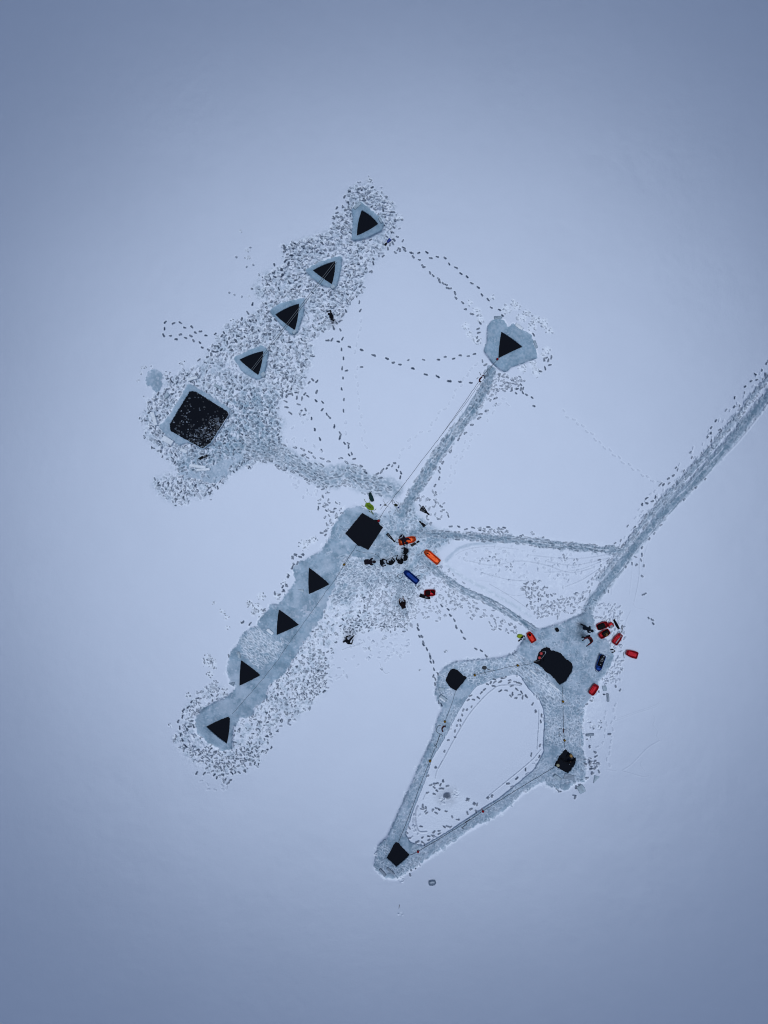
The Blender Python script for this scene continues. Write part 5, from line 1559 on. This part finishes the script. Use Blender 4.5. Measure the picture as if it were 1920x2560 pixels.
block(1298, 816.5, 24, 9, 38, M_ICEWHITE, 'white ice plate at the upper right edge of the eastern ice patch', .09, .3)
block(1339, 861, 22, 6, 72, M_ICE, 'upright ice plate at the right edge of the eastern ice patch', .12, .3)
block(754.5, 1474.5, 18, 9, 35, M_ICE, 'pale ice plate left of the strip hole closest to the square', .08, kind='tri')
block(675.5, 1579, 21, 9, 42, M_ICEWHITE, 'pale ice slab left of the second strip hole', .12)
block(598, 1637, 16, 7, 80, M_ICE, 'ice slab at the upper corner of the third strip hole', .1)
block(581, 1708, 17, 13, 40, M_ICE, 'triangular ice plate at the left of the third strip hole', .08, .1, 'tri')
block(1109, 1744, 22, 7, 38, M_ICE, 'upper of two slabs below left of the small rounded-square hole', .14)
block(1105.5, 1748, 20, 5, 38, M_ICEWHITE, 'lower of two slabs below left of the small rounded-square hole', .12)
block(1104, 1723, 16, 8, 5, M_ICE, 'flat ice chunk left of the small rounded-square hole', .08)
block(1392.5, 1943, 22, 10, 36, M_ICE, 'ice slab below left of the swimmers\' hole', .16)
block(1422, 1942, 26, 14, 12, M_ICEGREY, 'smooth grey ice plate directly below the swimmers\' hole', .04)
block(1474, 1836, 22, 6, -4, M_ICEGREY, 'grey ice slab right of the straight rope, above the swimmers\' hole', .14)
block(1519, 1743, 22, 6, 88, M_ICEGREY, 'grey ice slab right of the empty dark red sled', .14)
block(1511, 1720, 14, 12, 80, M_ICE, 'pale ice plate right of the empty dark red sled', .08)
block(1487, 1945, 24, 15, -40, M_ICE, 'pale triangular ice plate right of the swimmers\' hole', .07, 0, 'tri')
block(1453, 1972, 22, 19, 62, M_ICE, 'large ice plate at the lower right tip of the ice field', .07, 0)
block(957, 2181, 24, 7, 50, M_ICEGREY, 'ice slab below left of the diamond hole', .12)
block(977, 2178, 26, 6, 42, M_ICEGREY, 'second slab close below the diamond hole', .1)
block(1384, 1716, 34, 6, 40, M_ICEWHITE, 'long white slab along the lower left of the biggest hole', .12)
block(1334, 1682, 26, 5, 38, M_ICEWHITE, 'thin white slab left of the biggest hole', .1)
gk = tag(sub_lump('ice_block', (.5, .34, .2), M_ICEGREY, None, W(1080, 2205.5, SNOW - .02), .1, 61, .12, 3, .35), 'rounded grey ice lump alone on clean snow right below the diamond hole', 'ice block', IB)

# brash ice in the slushy hole
rnd = random.Random(5)
hp = HOLES[9][1]
ba, bb, bc = MB(), MB(), MB()
hxs = [p[0] for p in hp]
hys = [p[1] for p in hp]
cxh, cyh = sum(hxs) / len(hxs), sum(hys) / len(hys)
npc = 0
while npc < 400:
    x, y = rnd.uniform(min(hxs), max(hxs)), rnd.uniform(min(hys), max(hys))
    if not bool(inside([(cxh + (p[0] - cxh) * .985, cyh + (p[1] - cyh) * .985) for p in hp], np.array([[x]]), np.array([[y]]))[0, 0]):
        continue
    u = (x - cxh) * .6 + (y - cyh) * .8            # towards the lower corner the brash packs together
    v = -(x - cxh) * .75 + (y - cyh) * .1
    dens = .10 + .9 * (1 / (1 + math.exp(-(u - 26) / 7))) + .35 * (1 / (1 + math.exp(-(v - 28) / 8))) + .25 * math.exp(-(((x - 500) / 14) ** 2 + ((y - 1015) / 14) ** 2))
    ii, jj = int((x - X0) / CELL), int((y - Y0) / CELL)
    dens *= .12 + 1.3 * float(sm(.46, .60, N_MED[jj, ii])) + .5 * (u > 24)
    if rnd.random() > dens:
        continue
    npc += 1
    s_ = rnd.uniform(.03, .085) * (1.7 if rnd.random() < .14 else 1)
    n = rnd.randint(4, 6)
    a0 = rnd.uniform(0, 6)
    pts = [(s_ * rnd.uniform(.6, 1.2) * math.cos(a0 + 6.283 * k / n), s_ * rnd.uniform(.5, 1.0) * math.sin(a0 + 6.283 * k / n)) for k in range(n)]
    w0 = W(x, y) - W(cxh, cyh)
    pts = [(p[0] + w0.x, p[1] + w0.y) for p in pts]
    q = rnd.random()
    (ba if q < .16 + .2 * (u > 20) else bb if q < .6 else bc).prism(pts, -.01, .012 + .01 * rnd.random(), .1)
M_B1 = mat('brash_white', (0.30, 0.34, 0.38), .4, .2, 20)
M_B2 = mat('brash_grey', (0.10, 0.125, 0.15), .4, .3, 20)
M_B3 = mat('brash_dark', (0.030, 0.038, 0.050), .35, .3, 20)
nb = len(ba.f)
mm = MB()
for q, src in enumerate((ba, bb, bc)):
    mm.add(src.v, src.f, q)
me = bpy.data.meshes.new('floating_ice')
me.from_pydata(mm.v, [], mm.f)
for m_ in (M_B1, M_B2, M_B3):
    me.materials.append(m_)
me.polygons.foreach_set('material_index', mm.mi)
me.update()
tag(link('floating_ice', me, None, W(cxh, cyh, WATER_Z)), kind='stuff')
fl = MB().prism([(-.1, -.08), (-.02, -.14), (.11, -.1), (.13, .04), (.05, .12), (-.08, .1), (-.13, .02)], -.01, .02, .08).build('ice_floe', M_B2, None, W(542, 1047, WATER_Z), smooth=False)
tag(fl, 'largest single grey floe drifting in the slushy square hole', 'ice floe')


# ---------------------------------------------------------------- people
def skin_mesh(name, verts, edges, radii, root, mats, picker, sub=2):
    me = bpy.data.meshes.new(name)
    me.from_pydata([tuple(v) for v in verts], edges, [])
    ob = bpy.data.objects.new(name, me)
    C.objects.link(ob)
    ob.modifiers.new('skin', 'SKIN').use_smooth_shade = True
    sd = me.skin_vertices[0].data
    for i, r in enumerate(radii):
        sd[i].radius = (r, r) if not isinstance(r, tuple) else r
        sd[i].use_root = (i == root)
    ss = ob.modifiers.new('sub', 'SUBSURF')
    ss.levels = sub
    ss.render_levels = sub
    dg = bpy.context.evaluated_depsgraph_get()
    out = bpy.data.meshes.new_from_object(ob.evaluated_get(dg))
    out.name = name
    bpy.data.objects.remove(ob)
    out.materials.clear()
    for m in mats:
        out.materials.append(m)
    out.polygons.foreach_set('material_index', [picker(p.center) for p in out.polygons])
    out.polygons.foreach_set('use_smooth', [True] * len(out.polygons))
    return out


def hand_mb(wrist, d, side, curl=.5):
    """palm, four unequal fingers and a thumb leaving the side of the palm"""
    d = d.normalized()
    ref = Vector((0, 0, 1)) if abs(d.z) < .8 else Vector((0, 1, 0))
    sx = d.cross(ref).normalized() * side
    nz = sx.cross(d).normalized() * side
    mb = MB()
    palm = wrist + d * .05
    mb.tube([wrist, wrist + d * .03, wrist + d * .07, wrist + d * .095], [.028, .038, .042, .036], 8)
    for k, (o, ln) in enumerate(((-.03, .065), (-.01, .078), (.011, .073), (.031, .056))):
        b = wrist + d * .085 + sx * o
        c1 = b + d * ln * .45 - nz * ln * .2 * curl
        c2 = c1 + (d * (1 - .7 * curl) - nz * .8 * curl).normalized() * ln * .32
        c3 = c2 + (d * (1 - 1.3 * curl) - nz * 1.1 * curl).normalized() * ln * .26
        mb.tube([b, c1, c2, c3], [.0115, .0105, .0095, .007], 6)
    b = wrist + d * .035 - sx * .032
    mb.tube([b, b + (d * .6 - sx * .8).normalized() * .035, b + (d * .9 - sx * .5).normalized() * .065], [.014, .0125, .009], 6)
    return mb


def make_person(px, py, heading, label, suit, pants=None, hood=None, hoodkind='hood', glove=None, bend=0.0, twist=0.0, crouch=0.0, stride=0.0, arms=None, head=(0, 0), scale=.93, bulk=1.05, z=None, group=None, boots=None, headm=None):
    """feet at (px, py). local +y is the way the person faces."""
    pants = pants or suit
    hood = hood or suit
    glove = glove or M_BLACK
    root = empty('person', W(px, py, zat(px, py) if z is None else z), heading - math.pi / 2)
    root.scale = (scale, scale, scale)
    tag(root, label, 'person', group)
    hz = .93 - .45 * crouch
    pel = Vector((0, -.18 * crouch - .12 * math.sin(R(bend)), hz))
    rot = Matrix.Rotation(R(-bend), 3, 'X') @ Matrix.Rotation(R(twist), 3, 'Z')

    def up(v):
        return pel + rot @ Vector(v)
    V, E, Rd, K = [], [], [], []

    def add(v, r, parent=None, kind='t'):
        V.append(Vector(v))
        Rd.append(r * bulk if kind in 'tal' else r)
        K.append(kind)
        if parent is not None:
            E.append((parent, len(V) - 1))
        return len(V) - 1
    p0 = add(pel, .145)
    p1 = add(up((0, .01, .16)), .135, p0)
    p2 = add(up((0, .0, .34)), .16, p1)
    p3 = add(up((0, -.01, .46)), .115, p2)
    p4 = add(up((0, .0, .54)), .062, p3, 'n')
    hr = Matrix.Rotation(R(head[1]), 3, 'Z') @ Matrix.Rotation(R(head[0]), 3, 'X')
    nb_ = up((0, .0, .54))

    def hd_(v):
        return nb_ + rot @ (hr @ Vector(v))
    h1 = add(hd_((0, .03, .09)), .078, p4, 'h')
    h2 = add(hd_((0, .025, .18)), .098, h1, 'h')
    h3 = add(hd_((0, .015, .26)), .070, h2, 'h')
    nose = add(hd_((0, .145, .15)), .016, h2, 'h')
    for sg in (-1, 1):
        add(hd_((sg * .10, .01, .155)), .018, h2, 'h')
    hands = []
    arms = arms or ((10, 15, 25, 10), (10, 15, 25, 10))
    for sg, (ab, fl, el, inn) in zip((-1, 1), arms):
        sh = up((sg * .185, 0, .44))
        s_i = add(sh, .078, p3, 'a')
        ab_, fl_ = R(ab), R(fl)
        du = Vector((sg * math.sin(ab_), math.cos(ab_) * math.sin(fl_), -math.cos(ab_) * math.cos(fl_)))
        e = sh + du * .29
        e_i = add(e, .058, s_i, 'a')
        f2 = R(fl + el)
        a2 = R(ab - inn)
        df = Vector((sg * math.sin(a2), math.cos(a2) * math.sin(f2), -math.cos(a2) * math.cos(f2)))
        w_ = e + df * .25
        m_i = add(e + df * .12, .052, e_i, 'a')
        w_i = add(w_, .036, m_i, 'a')
        hands.append((w_, df, sg))
    feet = []
    for sg in (-1, 1):
        hip = pel + Vector((sg * .1, 0, -.06))
        hi = add(hip, .112, p0, 'l')
        an = Vector((sg * (.11 + .06 * crouch), stride / 2 * sg, .09))
        d = an - hip
        l = .44
        half = d.length / 2
        off = math.sqrt(max(l * l - half * half, 0.0))
        fwd = Vector((0, 1, 0)) - d.normalized() * d.normalized().y
        fwd = fwd.normalized()
        kn = hip + d * .5 + fwd * off
        ki = add(kn, .076, hi, 'l')
        ci = add(kn.lerp(an, .4), .07, ki, 'l')
        ai = add(an, .05, ci, 'l')
        feet.append(an)
        ti = add(an + Vector((0, .06, -.04)), .048, ai, 'f')
        add(an + Vector((0, .17, -.055)), .034, ti, 'f')
    face_c = hd_((0, .13, .16))
    face_n = rot @ (hr @ Vector((0, 1, 0)))
    headc = hd_((0, .02, .17))

    def picker(c):
        c = Vector(c)
        best, bk = 1e9, 't'
        for i, v in enumerate(V):
            d = (v - c).length - (Rd[i] if not isinstance(Rd[i], tuple) else Rd[i][0]) * .6
            if d < best:
                best, bk = d, K[i]
        if bk in 'h':
            return 1
        if bk == 'l':
            return 2
        if bk == 'f':
            return 3
        return 0
    me = skin_mesh('body', V, E, Rd, 0, [suit, headm or M_SKIN, pants, boots or M_BLACK], picker)
    body = link('body', me, root)
    # hood / cap / hair: a shell over the skull open at the face
    mb = MB()
    nu, nv = 18, 12
    grow = .118 if hoodkind == 'hood' else .112
    vs = []
    for j in range(nv + 1):
        th = math.pi * j / nv
        for i in range(nu):
            ph = 2 * math.pi * i / nu
            p = Vector((grow * math.sin(th) * math.cos(ph), grow * 1.08 * math.sin(th) * math.sin(ph), grow * 1.18 * math.cos(th)))
            vs.append(hd_(Vector((0, .022, .175)) + p))
    lim = .30 if hoodkind == 'hood' else .05
    fs = []
    for j in range(nv):
        for i in range(nu):
            th = math.pi * (j + .5) / nv
            ph = 2 * math.pi * (i + .5) / nu
            n = Vector((math.sin(th) * math.cos(ph), math.sin(th) * math.sin(ph), math.cos(th)))
            if hoodkind == 'hood' and n.y > .72 and n.z < .55:
                continue
            if hoodkind != 'hood' and n.z < .1 + .55 * max(n.y, -.5):
                continue
            fs.append((j * nu + i, (j + 1) * nu + i, (j + 1) * nu + (i + 1) % nu, j * nu + (i + 1) % nu))
    mb.add(vs, fs)
    hm = mb.mesh(hoodkind, hood)
    link(hoodkind, hm, root)
    ey = MB()
    for sg in (-1, 1):
        ey.ellipsoid(hd_((sg * .036, .112, .175)), (.012, .012, .01), 8, 6)
    ey.build('eyes', M_HAIR, root)
    MB().tube([hd_((-.025, .117, .105)), hd_((0, .124, .103)), hd_((.025, .117, .105))], .006, 5).build('mouth', M_MAROON, root)
    for w_, df, sg in hands:
        hand_mb(w_, df, sg).build('glove', glove, root)
    return root


GP = 'black-clad people standing in a row'
# row below the square hole (feet / facing in survey axes)
p = make_person(1006, 1345, hd((1006, 1345), (1012, 1352)), 'person in a dark padded jacket bent over the bright orange sled', M_PURPLE, bend=68, crouch=.35, stride=.3, arms=((26, 18, 30, 10), (12, 30, 10, 0)), bulk=1.35, head=(-20, 0), scale=.9)
MB().tube([(.16 * math.cos(a), -.24 + .1 * math.sin(a), .93) for a in np.linspace(.3, 2.9, 12)], .018, 5).tube([(.19 * math.cos(a), -.24 + .14 * math.sin(a), .9) for a in np.linspace(.3, 2.9, 12)], .016, 5).build('stripe', M_WHITE, p)
make_person(918.5, 1403, hd((918, 1403), (940, 1402)), 'person in a bulky plum-black jacket bending forward, leftmost of the row', M_PURPLE, bend=72, stride=.2, arms=((8, 8, 10, 5), (8, 8, 10, 5)), bulk=1.3, head=(-25, 0), group=GP)
make_person(953.5, 1404, hd((953, 1404), (966, 1405)), 'person in black, second from the left in the row, reaching both arms forward', M_BLACK, stride=.25, bend=8, arms=((26, 14, 45, 40), (26, 14, 45, 40)), group=GP, scale=.86, bulk=1.15)
make_person(978, 1406, hd((978, 1406), (974, 1395)), 'person in black in the middle of the lower row, arms held out', M_BLACK, bend=8, arms=((34, 10, 50, 40), (34, 12, 60, 50)), stride=.1, group=GP, scale=.86, bulk=1.15)
make_person(998.5, 1403.5, hd((998, 1404), (1000, 1392)), 'person in black with one arm raised, fourth in the lower row', M_BLACK, bend=10, twist=-25, arms=((36, 20, 60, 45), (22, 12, 50, 40)), stride=.1, group=GP, scale=.86, bulk=1.15)
make_person(1014.5, 1393, hd((1014, 1393), (1003, 1388)), 'person in black with a grey harness behind the fourth in the row', M_BLACK, bend=12, twist=15, arms=((18, 12, 50, 30), (28, 20, 50, 40)), stride=.1, group=GP, scale=.86, bulk=1.15)
make_person(1016.5, 1375, hd((1016, 1375), (1004, 1377)), 'person in black nearest the occupied orange sled, facing the square hole', M_BLACK, bend=20, arms=((14, 5, 30, 20), (20, 10, 40, 25)), bulk=1.2, stride=.1, group=GP, scale=.86)
p = make_person(1007, 1510, hd((1007, 1510), (1004, 1499)), 'person in a dark brown jacket crouching alone on trodden snow', M_BROWN, bend=42, crouch=.95, arms=((14, 38, 45, 30), (14, 38, 45, 30)), glove=M_SKIN, bulk=1.2, head=(-10, 0), scale=.85)
MB().tube([(.02, .02, .86), (.05, .1, .82)], .02, 5).build('zip', M_GREYW, p)
p = make_person(870, 1598, hd((868, 1606), (879, 1596)), 'person in black striding with one leg forward on the snow below the row', M_BLACK, stride=.9, bend=14, arms=((38, 30, 60, 60), (38, 15, 70, 65)), bulk=1.15, scale=.9)
MB().box((0, .15, 1.25), (.16, .05, .1)).build('chest_badge', M_GREYW, p)
make_person(832, 799, hd((832, 799), (820, 797)), 'person in black with one arm outstretched right of the triangular holes', M_BLACK, stride=.3, bend=18, arms=((10, -15, 20, 5), (62, 30, 70, 95)), scale=.84)
make_person(1455, 1565, hd((1452, 1564), (1462, 1568)), 'person in navy-black clothes beside the loaded red sleds', M_NAVY, bend=42, stride=.35, arms=((8, 10, 20, 10), (8, 25, 20, 10)), bulk=1.05)
make_person(1466, 1590, hd((1466, 1588), (1458, 1594)), 'person in a maroon jacket and black trousers left of the loaded red sleds', M_MAROON, pants=M_BLACK, hood=M_BROWN, hoodkind='hair', stride=.5, bend=12, arms=((20, 45, 50, 20), (16, 40, 45, 20)), bulk=1.15, boots=M_BLACK)
# swimmers: standing in the water, head and shoulders out
GW = 'swimmers in the water'
make_person(1352, 1632, hd((0, 0), (-3, 6)), 'red-hooded swimmer in black, upper of two in the biggest hole', M_BLACK, hood=M_REDHOOD, headm=M_SKIN, arms=((55, 60, 40, 40), (70, 60, 30, 40)), z=-1.36, group=GW)
make_person(1348, 1643, hd((0, 0), (-5, 3)), 'red-hooded swimmer in black, lower of two in the biggest hole', M_BLACK, hood=M_REDHOOD, headm=M_SKIN, arms=((70, 60, 30, 50), (50, 60, 40, 40)), z=-1.36, group=GW)
make_person(1426, 1887, hd((0, 0), (2, 6)), 'tan-hooded swimmer in the crowded small hole, upper right', M_BLACK, hood=M_TANHOOD, arms=((60, 70, 30, 30), (50, 60, 40, 40)), z=-1.36, group=GW)
p = make_person(1425.5, 1906, hd((0, 0), (-1, -6)), 'swimmer with red shoulder patches in the crowded small hole, lower right', M_BLACK, hood=M_BLACK, arms=((65, 60, 30, 30), (65, 60, 30, 30)), z=-1.30, group=GW)
for sg in (-1, 1):
    MB().ellipsoid((sg * .17, .0, 1.37), (.09, .07, .06)).build('shoulder_patch', M_REDHOOD, p)
MB().box((0, -.14, 1.36), (.16, .05, .06)).build('label_patch', M_WHITE, p)
make_person(1393, 1911, hd((0, 0), (6, 2)), 'cream-hooded swimmer at the left edge of the crowded small hole', M_BLACK, hood=M_CREAM, arms=((60, 60, 30, 30), (50, 60, 40, 40)), z=-1.36, group=GW)
ring = tag(empty('float_ring', W(1356, 1638, WATER_Z), 0), 'thin pale floating line curling round the two red-hooded swimmers', 'floating line')
P = lambda x, y, z=.02: ((1280 + x / 10.37 - 1356) * S, -(1560 + y / 10.37 - 1638) * S, z)
MB().tube(cat_rom([P(780, 740), P(830, 715), P(870, 720), P(875, 770), P(835, 830), P(790, 880), P(720, 950), P(650, 970), P(580, 985)], .05), .014, 5).build('line', M_ROPEW, ring)
MB().tube([P(865, 715), P(880, 745), P(872, 775)], .028, 6).build('float', M_WHITE, ring)
MB().tube([P(845, 805), P(815, 840)], .03, 6).build('float', M_WHITE, ring)
MB().tube([P(545, 965), P(590, 960), P(570, 985)], .025, 6).build('float', M_GREYW, ring)
fl2 = tag(empty('dive_slate', W(1430.5, 1895, WATER_Z + .03), .1), 'small grey slate floating below the tan-hooded swimmer', 'dive slate')
MB().box((0, 0, .0), (.10, .13, .025)).build('board', M_BLACK, fl2)
MB().box((-.035, 0, .016), (.015, .12, .006)).box((.035, 0, .016), (.015, .12, .006)).box((0, -.05, .016), (.06, .015, .006)).build('frame', M_GREYW, fl2)

#@@END@@

# ================================================================== CAMERA, LIGHT, SKY
cam = bpy.data.cameras.new('camera')
cam.sensor_fit = 'VERTICAL'
cam.angle = 2 * math.atan(1280 * S / CAM_H)
cam.clip_start = 0.5
cam.clip_end = 4000
co = bpy.data.objects.new('camera', cam)
C.objects.link(co)
co.location = (0, 0, CAM_H)
co.rotation_euler = (0, 0, 0)
sc = bpy.context.scene
sc.camera = co
sc.cycles.filter_width = 1.1
SUN_EL, SUN_AZ = R(89), R(60)
world = bpy.data.worlds.new('World')
sc.world = world
world.use_nodes = True
nt = world.node_tree
bg = nt.nodes['Background']
sky = nt.nodes.new('ShaderNodeTexSky')
sky.sky_type = 'NISHITA'
sky.sun_disc = False
sky.sun_elevation = SUN_EL
sky.sun_rotation = SUN_AZ
nt.links.new(sky.outputs[0], bg.inputs['Color'])
sky.ozone_density = 4.6
sky.dust_density = 0.3
bg.inputs['Strength'].default_value = 0.08
sun = bpy.data.lights.new('sun', 'SUN')
sun.energy = 0.9
sun.angle = R(60)
sun.color = (0.9, 0.95, 1.0)
so = bpy.data.objects.new('sun', sun)
C.objects.link(so)
so.location = (0, 0, 80)
d = Vector((math.sin(SUN_AZ) * math.cos(SUN_EL), math.cos(SUN_AZ) * math.cos(SUN_EL), math.sin(SUN_EL)))
so.rotation_euler = d.to_track_quat('Z', 'Y').to_euler()
sc.view_settings.view_transform = 'Standard'
sc.view_settings.look = 'None'
sc.view_settings.gamma = 1
sc.view_settings.exposure = -0.30
